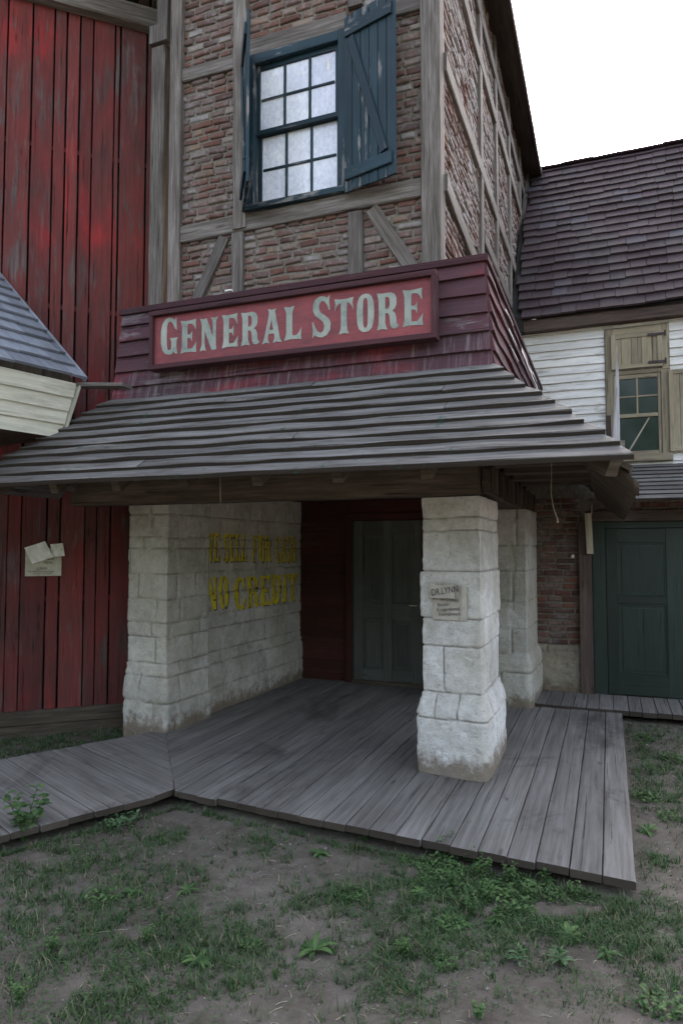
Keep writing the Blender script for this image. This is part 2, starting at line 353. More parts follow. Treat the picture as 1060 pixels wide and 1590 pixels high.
# bricks on a plane: P(u,z) -> point, n outward
def brickwork(mb, P, n, u0, u1, z0, z1, holes=(), ch=.068, lmin=.115, lmax=.23, proud=.014, mort=.016):
    n = V(n); z = z0; k = 0
    while z < z1 - .01:
        hh = ch * U(.88, 1.1); zt = min(z1, z + hh)
        u = u0 - U(0, lmax)
        while u < u1:
            l = U(lmin, lmax); a, b_ = max(u, u0), min(u + l, u1); u += l
            if b_ - a < .03: continue
            segs = [(a, b_)]
            for (ha, hb, hz0, hz1) in holes:
                if zt > hz0 and z < hz1:
                    ns = []
                    for (p, q) in segs:
                        if q <= ha or p >= hb: ns.append((p, q)); continue
                        if p < ha - .03: ns.append((p, ha))
                        if q > hb + .03: ns.append((hb, q))
                    segs = ns
            for (p, q) in segs:
                m = mort / 2; d = proud * U(.5, 1.5); j = lambda s=.005: U(-s, s)
                c = .011
                za, zb = z + m, zt - m
                if zb - za < .02: continue
                tl = j(.006)
                o = [(p + m + j(), za + j() ), (q - m + j(), za + j() + tl), (q - m + j(), zb + j() + tl), (p + m + j(), zb + j())]
                cx, cz = (p + q) / 2, (za + zb) / 2
                # rounded top: outer ring, mid ring, inner ring
                r1 = [(x + (c * .35 if x < cx else -c * .35), y + (c * .35 if y < cz else -c * .35)) for x, y in o]
                r2 = [(x + (c * 1.3 if x < cx else -c * 1.3), y + (c * 1.1 if y < cz else -c * 1.1)) for x, y in o]
                r = rng.random(); base = len(mb.v)
                for ring, dd in ((o, -.012), (r1, d * .55), (r2, d)):
                    for (x, y) in ring: mb.v.append(P(x, y) + n * (dd + (U(-.0025, .0025) if dd > 0 else 0)))
                for lv in range(2):
                    for i in range(4):
                        i2 = (i + 1) % 4; A = base + lv * 4
                        mb.f.append((A + i, A + i2, A + 4 + i2, A + 4 + i)); mb.uv.append([(0, 0)] * 4); mb.r.append(r)
                mb.f.append((base + 8, base + 9, base + 10, base + 11)); mb.uv.append([(0, 0)] * 4); mb.r.append(r)
        z = zt; k += 1

# masonry skin: plan polyline, displaced blocks
def masonry(path, ztop, courses, prof=lambda u, z: 0, du=.013, amp=.006, rough=.004, closed=False, z0=0.0, top=True, seed=0, jd=.012):
    """path: list of (x,y), outward side to the right of travel; courses: list of (z_top, [u joints])"""
    pts = [V((*p, 0)) for p in path]
    if closed: pts.append(pts[0])
    samp = []; u = 0
    for i in range(len(pts) - 1):
        a, b_ = pts[i], pts[i + 1]; L = (b_ - a).length; m = max(2, int(L / du)); d = (b_ - a) / L
        nn = V((d.y, -d.x, 0))
        for k in range(m + (1 if i == len(pts) - 2 and not closed else 0)):
            samp.append((a + d * L * k / m, nn, u + L * k / m))
        u += L
    n = len(samp); tot = u
    nor = []
    for i in range(n):
        acc = V((0, 0, 0))
        for dlt in (-1, 0, 1):
            j = i + dlt
            if closed: j %= n
            else: j = max(0, min(n - 1, j))
            acc += samp[j][1]
        nor.append(acc.normalized() if acc.length > 1e-6 else samp[i][1])
    rows = int((ztop - z0) / du) + 1
    rr = random.Random(seed); blk = {}
    mb = MB(); J = []; RN = []
    tops = [c[0] for c in courses]
    def disp(u_, z_):
        zz = z_ + .012 * noise.noise(V((u_ * 2.3, z_ * .8, seed))) + .004 * noise.noise(V((u_ * 14, z_, seed)))
        ci = 0
        while ci < len(tops) - 1 and zz > tops[ci]: ci += 1
        lo = tops[ci - 1] if ci else z0 - 1
        hi = tops[ci]
        js = courses[ci][1]; uu = u_ + .008 * noise.noise(V((u_ * 2, z_ * 9, seed + 5)))
        bi = sum(1 for q in js if uu > q)
        dj = min(abs(zz - lo), abs(hi - zz) if ci < len(tops) - 1 else 9, min([abs(uu - q) for q in js] or [9]))
        if (ci, bi) not in blk: blk[(ci, bi)] = (rr.uniform(-amp, amp), rr.random())
        o, rn = blk[(ci, bi)]
        jt = math.exp(-(dj / .0048) ** 2)
        rnd_ = .003 * math.exp(-dj / .008)
        cn = noise.noise(V((u_ * 13, z_ * 13, seed + 8))) + .5 * noise.noise(V((u_ * 31, z_ * 31, seed)))
        if dj < .035 and cn > .22: rnd_ += min(.014, (cn - .22) * .06) * (1 - dj / .035)
        if cn < -.55: rnd_ += .006
        d = o * (1 - math.exp(-(dj / .01) ** 2)) - jd * jt - rnd_
        d += rough * (noise.fractal(V((u_ * 9, z_ * 9, seed)), 1.0, 2.2, 4)) + rough * .8 * noise.noise(V((u_ * 3, z_ * 3, seed + 3)))
        return d + prof(u_, z_), jt, rn
    zs = [z0 + (ztop - z0) * k / rows for k in range(rows + 1)]
    for z_ in zs:
        for i in range(n):
            p, _, u_ = samp[i]; d, jt, rn = disp(u_, z_)
            mb.v.append(p + nor[i] * d + V((0, 0, z_))); J.append(jt); RN.append(rn)
    m = n if closed else n - 1
    for k in range(rows):
        for i in range(m):
            i2 = (i + 1) % n; mb.f.append((k * n + i, k * n + i2, (k + 1) * n + i2, (k + 1) * n + i)); mb.uv.append([(0, 0)] * 4); mb.r.append(.5)
    if closed and top:
        mb.f.append(tuple(rows * n + i for i in range(n))); mb.uv.append([(0, 0)] * n); mb.r.append(.5)
    mb.pt = {'joint': J, 'rnd': RN}
    mb.disp = disp
    return mb

# ------------------------------------------------------------------ letters (hand drawn outlines, height 100)
E_ = [(0,0),(20,3),(42,2),(62,0),(60,13),(62,33),(54,22),(45,13),(29,12),(27,18),(27,45),(38,44),(45,33),(45,66),(38,55),(27,55),(27,82),(29,88),(44,87),(52,80),(60,66),(58,88),(60,100),(40,98),(20,97),(0,100),(4,88),(6,80),(6,20),(4,12)]
GL = {
 'I': (32, [[(0,0),(16,3),(32,0),(29,12),(27,20),(27,80),(29,88),(32,100),(16,97),(0,100),(4,88),(6,80),(6,20),(4,12)]]),
 'E': (62, [E_]),
 'F': (60, [[(0,0),(16,3),(34,0),(29,12),(27,20),(27,43),(38,42),(45,32),(45,65),(38,54),(27,54),(27,82),(29,88),(44,87),(52,80),(60,66),(58,88),(60,100),(40,98),(20,97),(0,100),(4,88),(6,80),(6,20),(4,12)]]),
 'N': (74, [[(0,0),(12,3),(25,0),(21,12),(19,22),(19,62),(46,3),(52,0),(68,2),(65,14),(65,80),(67,90),(74,100),(58,97),(44,100),(50,88),(52,78),(52,42),(30,92),(26,99),(14,97),(0,100),(4,88),(7,78),(7,20),(4,12)]]),
 'R': (74, [[(0,0),(17,3),(35,0),(30,12),(28,20),(28,44),(36,44),(41,38),(43,26),(44,12),(49,3),(58,0),(67,2),(74,9),(68,11),(65,18),(64,32),(59,43),(51,49),(60,55),(65,65),(65,82),(59,93),(46,99),(20,98),(0,100),(4,88),(6,80),(6,20),(4,12)], [(28,56),(37,56),(42,62),(43,74),(41,84),(36,88),(28,88)]]),
 'A': (76, [[(0,0),(15,3),(30,0),(25,8),(23,15),(26,28),(46,28),(48,15),(45,8),(41,0),(58,3),(76,0),(70,10),(67,20),(52,84),(50,92),(54,101),(38,98),(22,102),(27,92),(26,84),(10,20),(6,10)], [(29,39),(43,39),(36,72)]]),
 'L': (60, [[(0,0),(20,3),(42,2),(60,0),(58,14),(60,36),(52,24),(44,14),(31,13),(28,18),(28,80),(31,90),(36,100),(18,97),(0,100),(4,88),(7,80),(7,20),(4,12)]]),
 'T': (68, [[(16,0),(34,3),(52,0),(47,12),(45,20),(45,86),(51,86),(59,79),(68,64),(65,86),(68,100),(47,97),(21,97),(0,100),(3,86),(0,64),(9,79),(17,86),(23,86),(23,20),(21,12)]]),
 'O': (66, [[(33,-1),(20,1),(9,9),(3,24),(1,50),(3,76),(9,91),(20,99),(33,101),(46,99),(57,91),(63,76),(65,50),(63,24),(57,9),(46,1)], [(33,10),(28,12),(25,20),(24,50),(25,80),(28,88),(33,90),(38,88),(41,80),(42,50),(41,20),(38,12)]]),
 'C': (64, [[(62,34),(60,16),(55,6),(46,0),(34,-1),(18,3),(7,14),(1,34),(1,66),(7,86),(18,97),(32,101),(44,98),(53,92),(60,100),(60,82),(62,62),(54,68),(49,80),(42,88),(34,89),(28,86),(25,76),(24,50),(25,24),(28,14),(34,11),(42,13),(50,22),(55,36)]]),
 'G': (68, [[(68,44),(62,36),(62,18),(66,0),(56,1),(51,7),(44,1),(34,-1),(18,3),(7,14),(1,34),(1,66),(7,86),(18,97),(32,101),(44,98),(53,92),(61,100),(61,82),(63,64),(55,69),(49,80),(42,88),(34,89),(28,86),(25,76),(24,50),(25,24),(28,14),(34,11),(40,14),(42,22),(42,34),(36,44)]]),
 'S': (62, [[(2,-2),(9,6),(20,0),(33,-2),(48,3),(58,15),(60,31),(54,43),(40,53),(28,61),(23,71),(25,83),(33,89),(41,86),(49,76),(54,64),(58,64),(55,84),(57,103),(49,95),(38,100),(26,101),(12,95),(4,82),(4,66),(11,54),(24,45),(36,36),(40,26),(37,15),(29,10),(19,14),(11,25),(5,39),(1,39),(4,18)]]),
 'D': (68, [[(0,0),(20,3),(38,0),(55,8),(64,24),(67,50),(64,76),(55,92),(38,100),(20,97),(0,100),(4,88),(6,80),(6,20),(4,12)], [(28,13),(36,14),(42,24),(44,50),(42,76),(36,86),(28,87)]]),
 'H': (76, [[(0,0),(16,3),(32,0),(29,10),(27,20),(27,44),(49,44),(49,20),(47,10),(44,0),(60,3),(76,0),(72,12),(70,20),(70,80),(72,88),(76,100),(60,97),(44,100),(47,90),(49,80),(49,56),(27,56),(27,80),(29,90),(32,100),(16,97),(0,100),(4,88),(6,80),(6,20),(4,12)]]),
 'W': (104, [[(0,100),(15,97),(31,100),(26,88),(35,34),(46,84),(43,100),(57,97),(70,100),(67,88),(76,34),(84,86),(80,100),(92,97),(104,100),(98,88),(82,0),(68,0),(54,50),(40,0),(26,0),(6,88)]]),
}
def glyph(mb, ch_, P, x0, z0, wd, ht, skip=None, cell=None):
    """P(x,z)->3D point. cell: refine so it can hug a rough wall"""
    gw, loops = GL[ch_]
    L3 = [[V((x0 + p[0] / gw * wd, z0 + p[1] / 100 * ht, 0)) for p in lp] for lp in loops]
    if cell:
        L3 = [[a.lerp(lp[(i + 1) % len(lp)], t / k) for i, a in enumerate(lp) for k in [max(1, int((lp[(i + 1) % len(lp)] - a).length / cell))] for t in range(k)] for lp in L3]
    flat = [p for lp in L3 for p in lp]
    tris = [tuple(flat[i] for i in t) for t in tessellate_polygon(L3)]
    if cell:
        out = tris
        for _ in range(7):
            nxt = []; ch2 = False
            for (a, b_, c) in out:
                e = sorted([((a - b_).length, 0), ((b_ - c).length, 1), ((c - a).length, 2)])[-1]
                if e[0] > cell:
                    ch2 = True
                    if e[1] == 0: m = (a + b_) / 2; nxt += [(a, m, c), (m, b_, c)]
                    elif e[1] == 1: m = (b_ + c) / 2; nxt += [(a, b_, m), (a, m, c)]
                    else: m = (c + a) / 2; nxt += [(a, b_, m), (m, b_, c)]
                else: nxt.append((a, b_, c))
            out = nxt
            if not ch2: break
        tris = out
    for t in tris: mb.face([P(p.x, p.y) for p in t], [(p.x, p.y) for p in t])

def text_mesh(mb, s_, size, P, x0, z0, cond=1.0, rot=0):
    c = bpy.data.curves.new('lettering', 'FONT'); c.body = s_; c.size = size; c.resolution_u = 3
    o = bpy.data.objects.new('lettering', c); S.collection.objects.link(o)
    bpy.context.view_layer.update()
    me = bpy.data.meshes.new_from_object(o.evaluated_get(bpy.context.evaluated_depsgraph_get()))
    cr, sr = math.cos(rot), math.sin(rot)
    for p in me.polygons:
        q = [me.vertices[i].co for i in p.vertices]
        mb.face([P(x0 + (v.x * cond) * cr - v.y * sr, z0 + (v.x * cond) * sr + v.y * cr) for v in q])
    bpy.data.objects.remove(o); bpy.data.meshes.remove(me)

def board4(mb, aL, aR, bL, bR, T, r=None, wob=.002, ch=.004, seg=None, edge=False):
    aL, aR, bL, bR, T = V(aL), V(aR), V(bL), V(bR), V(T)
    L = ((bL + bR) / 2 - (aL + aR) / 2).length; W = max((aR - aL).length, (bR - bL).length)
    seg = seg or max(2, min(20, int(L / .2))); t_ = T.length; tn = T.normalized(); cu = ch / max(W, .02); r = rng.random() if r is None else r
    prof = [(cu, -.5), (1 - cu, -.5), (1, -.5 + ch / t_), (1, .5 - ch / t_), (1 - cu, .5), (cu, .5), (0, .5 - ch / t_), (0, -.5 + ch / t_)]
    u0, v0, sd_ = U(0, 60), U(0, 60), U(0, 99); base = len(mb.v)
    for i in range(seg + 1):
        t = i / seg; l, q = aL.lerp(bL, t), aR.lerp(bR, t); wd = (q - l).normalized() if (q - l).length > 1e-5 else V((1, 0, 0))
        for j, (x, y) in enumerate(prof):
            mb.v.append(l.lerp(q, x) + tn * (y * t_ + noise.noise(V((t * L * 2 + sd_, j // 2, 3))) * wob) + wd * noise.noise(V((t * L * 2.5 + sd_, j // 4 * 5, 0))) * wob)
    vv = [v0 + p[0] * W + (0 if p[1] > 0 else .5) for p in prof]
    for i in range(seg):
        for j in range(8):
            j2 = (j + 1) % 8; p = base + i * 8; ua, ub = u0 + L * i / seg, u0 + L * (i + 1) / seg
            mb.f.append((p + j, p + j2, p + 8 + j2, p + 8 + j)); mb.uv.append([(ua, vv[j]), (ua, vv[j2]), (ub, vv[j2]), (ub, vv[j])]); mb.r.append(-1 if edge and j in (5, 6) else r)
    for e, rev in ((base, True), (base + seg * 8, False)):
        idx = list(range(e, e + 8));
        if rev: idx.reverse()
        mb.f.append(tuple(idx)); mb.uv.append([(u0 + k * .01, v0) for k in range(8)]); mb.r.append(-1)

# ================================================================== GROUND
def axis(lo, hi, st, far):
    a = [lo + st * i for i in range(int((hi - lo) / st) + 1)]; s_ = st; x = a[-1]; q = []
    while x < far: s_ *= 1.5; x += s_; q.append(x)
    s_ = st; x = a[0]; p = []
    while x > -far: s_ *= 1.5; x -= s_; p.append(x)
    return p[::-1] + a + q
def gz(x, y):
    return -.105 + .022 * noise.fractal(V((x * .7, y * .7, 0)), 1, 2, 3) + .008 * noise.noise(V((x * 6, y * 6, 2))) + .004 * noise.noise(V((x * 17, y * 17, 5)))
xs, ys = axis(-6, 4, .04, 500), axis(1.2, 9, .04, 500)
g = MB()
for y in ys:
    for x in xs: g.v.append((x, y, gz(x, y) if abs(x) < 12 and abs(y) < 20 else -.105))
nx = len(xs)
for j in range(len(ys) - 1):
    for i in range(nx - 1):
        k = j * nx + i; g.f.append((k, k + 1, k + nx + 1, k + nx)); g.uv.append([(0, 0)] * 4); g.r.append(.5)
tag(g.build('ground', 'dirt', smooth=True), 'bare packed brown dirt in front of the wooden porch', 'ground', kind='structure')

# porch deck
A, B = V((-2.86, 4.12)), V((-3.83, 5.37))
def yf(x): return 4.12 + (x + 2.86) / 2.96 * -.25 if x > -2.86 else 4.12 + (-2.86 - x) / .97 * 1.25
g = MB(); x = .10
while x > -3.9:
    wd = U(.15, .175); x0 = x - wd; e = U(-.012, .012) if x0 > -2.86 else 0
    yb = 7.68 + U(-.01, .01) if x0 > -.95 else 8.35
    z = U(-.004, .002) - .02
    if x0 < -2.86 < x: # board whose corner is the seam end
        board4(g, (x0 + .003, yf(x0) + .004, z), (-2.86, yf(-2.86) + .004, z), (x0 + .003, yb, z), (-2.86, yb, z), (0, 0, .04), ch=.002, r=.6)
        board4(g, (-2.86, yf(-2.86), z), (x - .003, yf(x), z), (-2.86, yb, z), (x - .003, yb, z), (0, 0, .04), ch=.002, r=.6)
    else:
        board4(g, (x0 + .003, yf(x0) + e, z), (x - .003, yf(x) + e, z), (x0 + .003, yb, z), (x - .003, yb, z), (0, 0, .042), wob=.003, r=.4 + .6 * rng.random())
    x = x0
tagd = 0
for yy in (4.25, 5.2, 6.2, 7.2): g.box(-2.6 if yy < 5 else -3.6, .04, yy, yy + .08, -.11, -.043, 'x')
DK = tag(g.build('porch_deck', 'deck'), 'grey plank porch floor around the white stone pillar', 'porch floor', kind='structure')
g = MB(); r3 = random.Random(4)
for k in range(19):
    for yy in (4.32, 5.24, 6.24, 7.24):
        for dx in (.035, .12):
            nx_, ny_ = .10 - .1625 * k - dx + r3.uniform(-.006, .006), yy + r3.uniform(-.012, .012)
            if ny_ < yf(nx_) + .03: continue
            i = len(g.v); g.v += [(nx_ + .0045 * math.cos(a), ny_ + .0045 * math.sin(a), .0035) for a in [math.pi * q_ / 3 for q_ in range(6)]]; g.f.append(tuple(range(i, i + 6))); g.uv.append([(0, 0)] * 6); g.r.append(.5)
nl = g.build('nail_heads', 'iron', DK); nl['kind'] = 'stuff'
# left boardwalk
g = MB(); e2 = V((-.46, -.888)); dr = V((-.915, .403)).normalized(); C0, C1 = V((-4.2, 4.87)), V((-4.58, 4.2))
def isect(P, d, Q, q):  # P+t d with line Q + s q
    det = d.x * (-q.y) + q.x * d.y
    return ((Q.x - P.x) * (-q.y) + q.x * (Q.y - P.y)) / det
def ends(c):
    P = A + e2 * c; ts = 0 if c >= 0 else isect(P, dr, A, B - A)
    te = isect(P, dr, C0, C1 - C0); return P, ts, te
c = -1.15
while c < 3.2:
    wd = U(.17, .21); c1 = c + wd; g0 = c + .004
    P0, s0, t0 = ends(g0); P1, s1, t1 = ends(c1 - .004)
    if t0 > s0 + .02 or t1 > s1 + .02:
        t0, t1 = max(t0, s0 + .01), max(t1, s1 + .01)
        j = U(-.012, .012) if c > 0 else .004
        q = lambda P, t: (*(P + dr * t), -.021 + jz)
        jz = U(-.004, .003)
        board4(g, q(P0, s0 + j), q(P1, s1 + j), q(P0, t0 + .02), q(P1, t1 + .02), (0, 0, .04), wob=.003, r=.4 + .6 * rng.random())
    c = c1
tag(g.build('boardwalk', 'deck'), 'grey plank walkway leading left from the porch past the red barn', 'boardwalk', kind='structure')
g = MB(); x = -1.2
while x < 5:
    wd = U(.12, .15); z = -.005 + U(-.003, .003)
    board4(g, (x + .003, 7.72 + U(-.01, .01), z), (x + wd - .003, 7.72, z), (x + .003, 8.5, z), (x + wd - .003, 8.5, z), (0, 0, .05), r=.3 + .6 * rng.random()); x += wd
tag(g.build('boardwalk', 'deck'), 'narrow plank walkway in front of the green door', 'boardwalk', kind='structure')

# ================================================================== STONE PILLAR
def prof_p(u, z):
    d = .055 if z < .43 else .055 * max(0, (1 - ((z - .43) / .19) ** 1.5)) if z < .62 else 0
    if 1.17 < z < 1.52 and u > .47: d += .018
    return d
pc_ = [(.42, [.80]), (.61, [.11, .29, .66, 1.0, 1.5]), (.955, [.165, .60, .95, 1.6]), (1.165, [.62, 1.1]), (1.52, [.78, 1.5]), (1.83, [.60, 1.2]), (1.93, [.7]), (2.3, [.62, 1.0])]
mb = masonry([(-1.345, 5.185), (-.89, 5.115), (-.885, 5.95), (-1.34, 5.97)], 2.09, pc_, prof_p, closed=True, seed=3, du=.0092, amp=.006, rough=.009, jd=.015)
tag(mb.build('stone_pillar', 'stone', smooth=True), 'whitewashed square stone pillar standing free on the porch deck with a paper notice on it', 'pillar')
# left stone pier and painted wall
def prof_w(u, z): return .035 if z < .4 else .035 * max(0, 1 - ((z - .4) / .16) ** 1.5) if z < .56 else 0
pw = [(-4.34, 5.98), (-4.31, 5.41), (-3.83, 5.36), (-3.795, 6.02), (-3.855, 6.03), (-3.79, 8.32)]
LL = [math.dist(pw[i], pw[i + 1]) for i in range(5)]; u3 = sum(LL[:4])
cw = []; r9 = random.Random(40)
for zt_ in (.26, .50, .62, .86, 1.0, 1.22, 1.46, 1.70, 1.80, 2.02, 2.6):
    q_, js = r9.uniform(.25, .5), []
    while q_ < 4.2: js.append(q_); q_ += r9.uniform(.22, .62)
    cw.append((zt_, js))
mb = masonry(pw, 2.3, cw, prof_w, du=.0135, seed=8, amp=.006, rough=.007, jd=.013, z0=-.12)
wall = tag(mb.build('stone_wall', 'stone2', smooth=True), 'pale stone block wall with yellow painted words about cash and credit', 'stone wall')
dW = V((pw[5][0] - pw[4][0], pw[5][1] - pw[4][1])).normalized(); nW = V((dW.y, -dW.x))
disp = mb.disp
def PW(eps):
    def f(u, z):
        d = disp(u3 + u, z)[0] + eps
        return V((pw[4][0] + dW.x * u + nW.x * d, pw[4][1] + dW.y * u + nW.y * d, z))
    return f
def word(mb, s_, P, u0, u1, zb, zt):
    tw = sum(GL[c_][0] for c_ in s_) + 7 * (len(s_) - 1); k = (u1 - u0) / tw; u = u0
    for c_ in s_:
        glyph(mb, c_, P, u, zb, GL[c_][0] * k, zt - zb, cell=.03); u += (GL[c_][0] + 7) * k
q, q2 = MB(), MB()
for s_, a, b_, zb, zt in (('WE', 6.05, 6.33, 1.55, 1.86), ('SELL', 6.40, 6.90, 1.545, 1.855), ('FOR', 7.03, 7.46, 1.53, 1.85), ('CASH', 7.58, 8.14, 1.515, 1.845),
                          ('NO', 6.08, 6.52, 1.05, 1.40), ('CREDIT', 6.63, 8.17, 1.01, 1.375)):
    word(q, s_, PW(.004), a - 6.07, b_ - 6.07, zb, zt)
    word(q2, s_, PW(.0025), a - 6.07 + .018, b_ - 6.07 + .018, zb - .012, zt - .012)
q.build('lettering', 'yellow', wall); q2.build('lettering_outline', 'shade', wall)
# right pier
def prof_r(u, z): return .05 if z < .45 else .05 * max(0, 1 - ((z - .45) / .12) ** 1.5) if z < .57 else 0
mb = masonry([(-1.55, 7.62), (-.83, 7.60), (-.80, 8.46), (-1.55, 8.46)], 2.12, [(.36, [.45]), (.56, [.3, .52]), (.82, [.40, .56, .9]), (1.12, [.25, .55]), (1.45, [.42, .58]), (1.72, [.30, .38, .6]), (2.5, [.25, .62])],
             prof_r, closed=True, seed=21, du=.016, amp=.008, z0=-.1)
tag(mb.build('stone_pier', 'stone2', smooth=True), 'grey stone block pier behind the pillar, beside the red brick strip', 'stone pier')

# ================================================================== STORE
ST = thing('brick_store', (-2.4, 5.15, 0), 'half-timbered brick store with a shuttered upstairs window over a plank porch roof', 'store')
YF = 5.15
# front wall
g = MB(); P = lambda u, z: V((u, YF + .03, z))
WIN = (-2.90, -1.95, 4.66, 6.03)
brickwork(g, P, (0, -1, 0), -3.62, -1.25, 3.7, 7.9, holes=[WIN])
g.build('brick_wall', 'brick', ST)
g = MB()
for a in ((-3.72, -2.90, 3.0, 8.0), (-1.95, -1.2, 3.0, 8.0), (-2.90, -1.95, 3.0, 4.66), (-2.90, -1.95, 6.03, 8.0)):
    g.quad((a[0], YF + .032, a[2]), (a[1], YF + .032, a[2]), (a[1], YF + .032, a[3]), (a[0], YF + .032, a[3]))
g.quad((-1.20, YF + .032, 2.4), (-1.20, 14.5, 2.4), (-1.20, 14.5, 8.0), (-1.20, YF + .032, 8.0))
g.quad((-3.72, 12, 2.4), (-3.72, YF + .032, 2.4), (-3.72, YF + .032, 8.0), (-3.72, 12, 8.0))
g.quad((-1.2, 12, 2.4), (-3.72, 12, 2.4), (-3.72, 12, 8), (-1.2, 12, 8))
g.build('mortar_bed', 'mortar', ST)
g = MB(); P = lambda u, z: V((-1.198, u, z))
brickwork(g, P, (1, 0, 0), 5.2, 11.6, 3.7, 7.9, lmax=.28, proud=.020)
g.build('brick_wall', 'brickside', ST)
def tim(name, a, b_, W, T, **k):
    q = MB(); q.board(a, b_, W, T, wob=k.get('wob', .006), ch=.008, seg=k.get('seg')); return q.build(name, k.get('m', 'timber'), ST)
yt = YF + .02    # timber centre plane, 8 cm thick => front at 5.13
TH = (0, .08, 0)
q = MB(); q.box(-1.325, -1.165, YF - .03, YF + .13, 3.55, 8, wob=.005, ch=.008)
q.build('corner_post', 'timber', ST)
q = MB(); q.box(-3.705, -3.58, YF - .035, YF + .1, 3.6, 8, wob=.006, ch=.008); q.build('post', 'timber', ST)
q = MB(); q.box(-4.10, -3.945, 5.36, 5.45, 3.4, 6.62, wob=.005, ch=.008)
q.box(-4.11, -3.90, 5.33, 5.46, 6.64, 6.82, ch=.006); q.box(-4.06, -3.93, 5.38, 5.5, 6.84, 8, ch=.006); q.build('post', 'timber', ST)
tim('post', (-2.965, yt - .01, 4.50), (-2.98, yt - .01, 7.9), (.135, 0, 0), TH)
tim('post', (-2.985, yt, 3.7), (-2.985, yt, 4.47), (.115, 0, 0), TH)
tim('post', (-1.885, yt, 3.7), (-1.885, yt, 4.46), (.13, 0, 0), TH)
tim('post', (-1.885, yt, 6.22), (-1.885, yt, 7.9), (.13, 0, 0), TH)
tim('beam', (-3.58, yt, 4.55), (-1.33, yt, 4.56), (0, 0, .15), (0, .07, 0))
tim('beam', (-3.58, yt, 6.06), (-3.04, yt, 6.05), (0, 0, .125), (0, .07, 0))
tim('beam', (-2.905, yt, 6.13), (-1.96, yt, 6.12), (0, 0, .16), (0, .07, 0))
tim('beam', (-1.81, yt, 6.10), (-1.33, yt, 6.10), (0, 0, .14), (0, .07, 0))
tim('brace', (-3.45, yt + .008, 3.85), (-3.13, yt + .008, 4.46), (.10, 0, -.05), (0, .07, 0))
tim('brace', (-1.745, yt + .008, 4.465), (-1.40, yt + .008, 3.90), (.10, 0, .06), (0, .07, 0))
# side timbers
xt = -1.175
def stim(name, y0, z0, y1, z1, wd, th=.085, xo=0):
    a, b_ = V((xt + xo, y0, z0)), V((xt + xo, y1, z1)); d = (b_ - a).normalized(); q = MB()
    q.board(a, b_, V((0, d.z, -d.y)) * wd, V((th, 0, 0)), wob=.006, ch=.008); q.build(name, 'timber', ST)
for y_ in (6.98, 8.05, 9.25, 10.5): stim('post', y_, 3.6, y_, 7.9, .14, .06)
for z_ in (5.62, 6.80, 7.35): stim('beam', 5.25, z_, 11.6, z_ + .02, .15, .07)
stim('beam', 5.25, 4.62, 6.9, 4.45, .15, .07)
stim('beam', 7.05, 4.95, 11, 4.93, .13, .08)
q = MB(); q.board((-1.12, 9.3, 4.75), (-1.12, 11.35, 7.9), (0, .09, -.06), (.06, 0, 0)); q.build('flashing_board', 'timber', ST)
# tower roof with dark soffit on the right side
g = MB()
g.board((-1.05, 4.55, 7.80), (-1.05, 11.55, 7.80), (.30, 0, -.12), (.012, 0, .03), seg=6, r=.2)
g.board((-3.95, 4.55, 7.88), (-3.95, 11.55, 7.88), (.62, 0, .30), (-.014, 0, .03), seg=6, r=.2)
g.board((-1.68, 4.55, 8.72), (-1.68, 11.55, 8.72), (1.55, 0, -1.8), (.03, 0, .03), seg=6, r=.2)
g.board((-3.06, 4.55, 8.83), (-3.06, 11.55, 8.83), (1.3, 0, 1.6), (-.03, 0, .03), seg=6, r=.2)
g.build('roof', 'porch_wood', ST)
q = MB(); q.board((-.90, 4.5, 7.76), (-.90, 11.6, 7.76), (0, 0, .12), (.025, 0, 0)); q.build('fascia_board', 'iron', ST)

# upstairs window
wn = MB()
x0, x1, z0, z1 = -2.90, -1.95, 4.655, 6.03
for a in ((x0, x0 + .085, z0, z1, 'z'), (x1 - .075, x1, z0, z1, 'z')): wn.box(a[0], a[1], YF - .045, YF + .1, a[2], a[3], 'z')
wn.box(x0 + .086, x1 - .076, YF - .043, YF + .1, z1 - .085, z1, 'x'); wn.box(x0 - .01, x1, YF - .065, YF + .1, z0 - .03, z0 + .022, 'x')
WN = wn.build('window', 'blue', ST)
gx0, gx1 = -2.812, -2.03; zm = 5.325
def sash(a0, a1, yy):
    s_ = MB(); t = .035
    s_.box(gx0, gx0 + t, yy, yy + .035, a0, a1); s_.box(gx1 - t, gx1, yy, yy + .035, a0, a1)
    s_.box(gx0 + t, gx1 - t, yy + .002, yy + .035, a1 - .045, a1, 'x'); s_.box(gx0 + t, gx1 - t, yy + .002, yy + .035, a0, a0 + .045, 'x')
    iw = (gx1 - gx0 - 2 * t)
    for k in (1, 2): xx = gx0 + t + iw * k / 3; s_.box(xx - .011, xx + .011, yy + .004, yy + .03, a0 + .045, a1 - .045, ch=.003)
    zz = (a0 + a1) / 2
    for k in range(3): xa = gx0 + t + iw * k / 3 + .012; s_.box(xa, xa + iw / 3 - .024, yy + .006, yy + .03, zz - .011, zz + .011, 'x', ch=.003)
    s_.build('sash', 'blue', WN)
    p_ = MB()
    for k in range(3):
        for l_ in range(2):
            xa, xb = gx0 + .03 + (gx1 - gx0 - .06) * k / 3, gx0 + .03 + (gx1 - gx0 - .06) * (k + 1) / 3; za, zb_ = a0 + .03 + (a1 - a0 - .06) * l_ / 2, a0 + .03 + (a1 - a0 - .06) * (l_ + 1) / 2; t_ = [U(-.0015, .0015) for _ in range(4)]
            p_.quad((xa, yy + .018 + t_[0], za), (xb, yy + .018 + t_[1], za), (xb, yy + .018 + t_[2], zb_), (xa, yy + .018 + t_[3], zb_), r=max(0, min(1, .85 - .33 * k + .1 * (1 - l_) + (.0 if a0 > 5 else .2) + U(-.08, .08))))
    p_.build('pane', 'frost', WN)
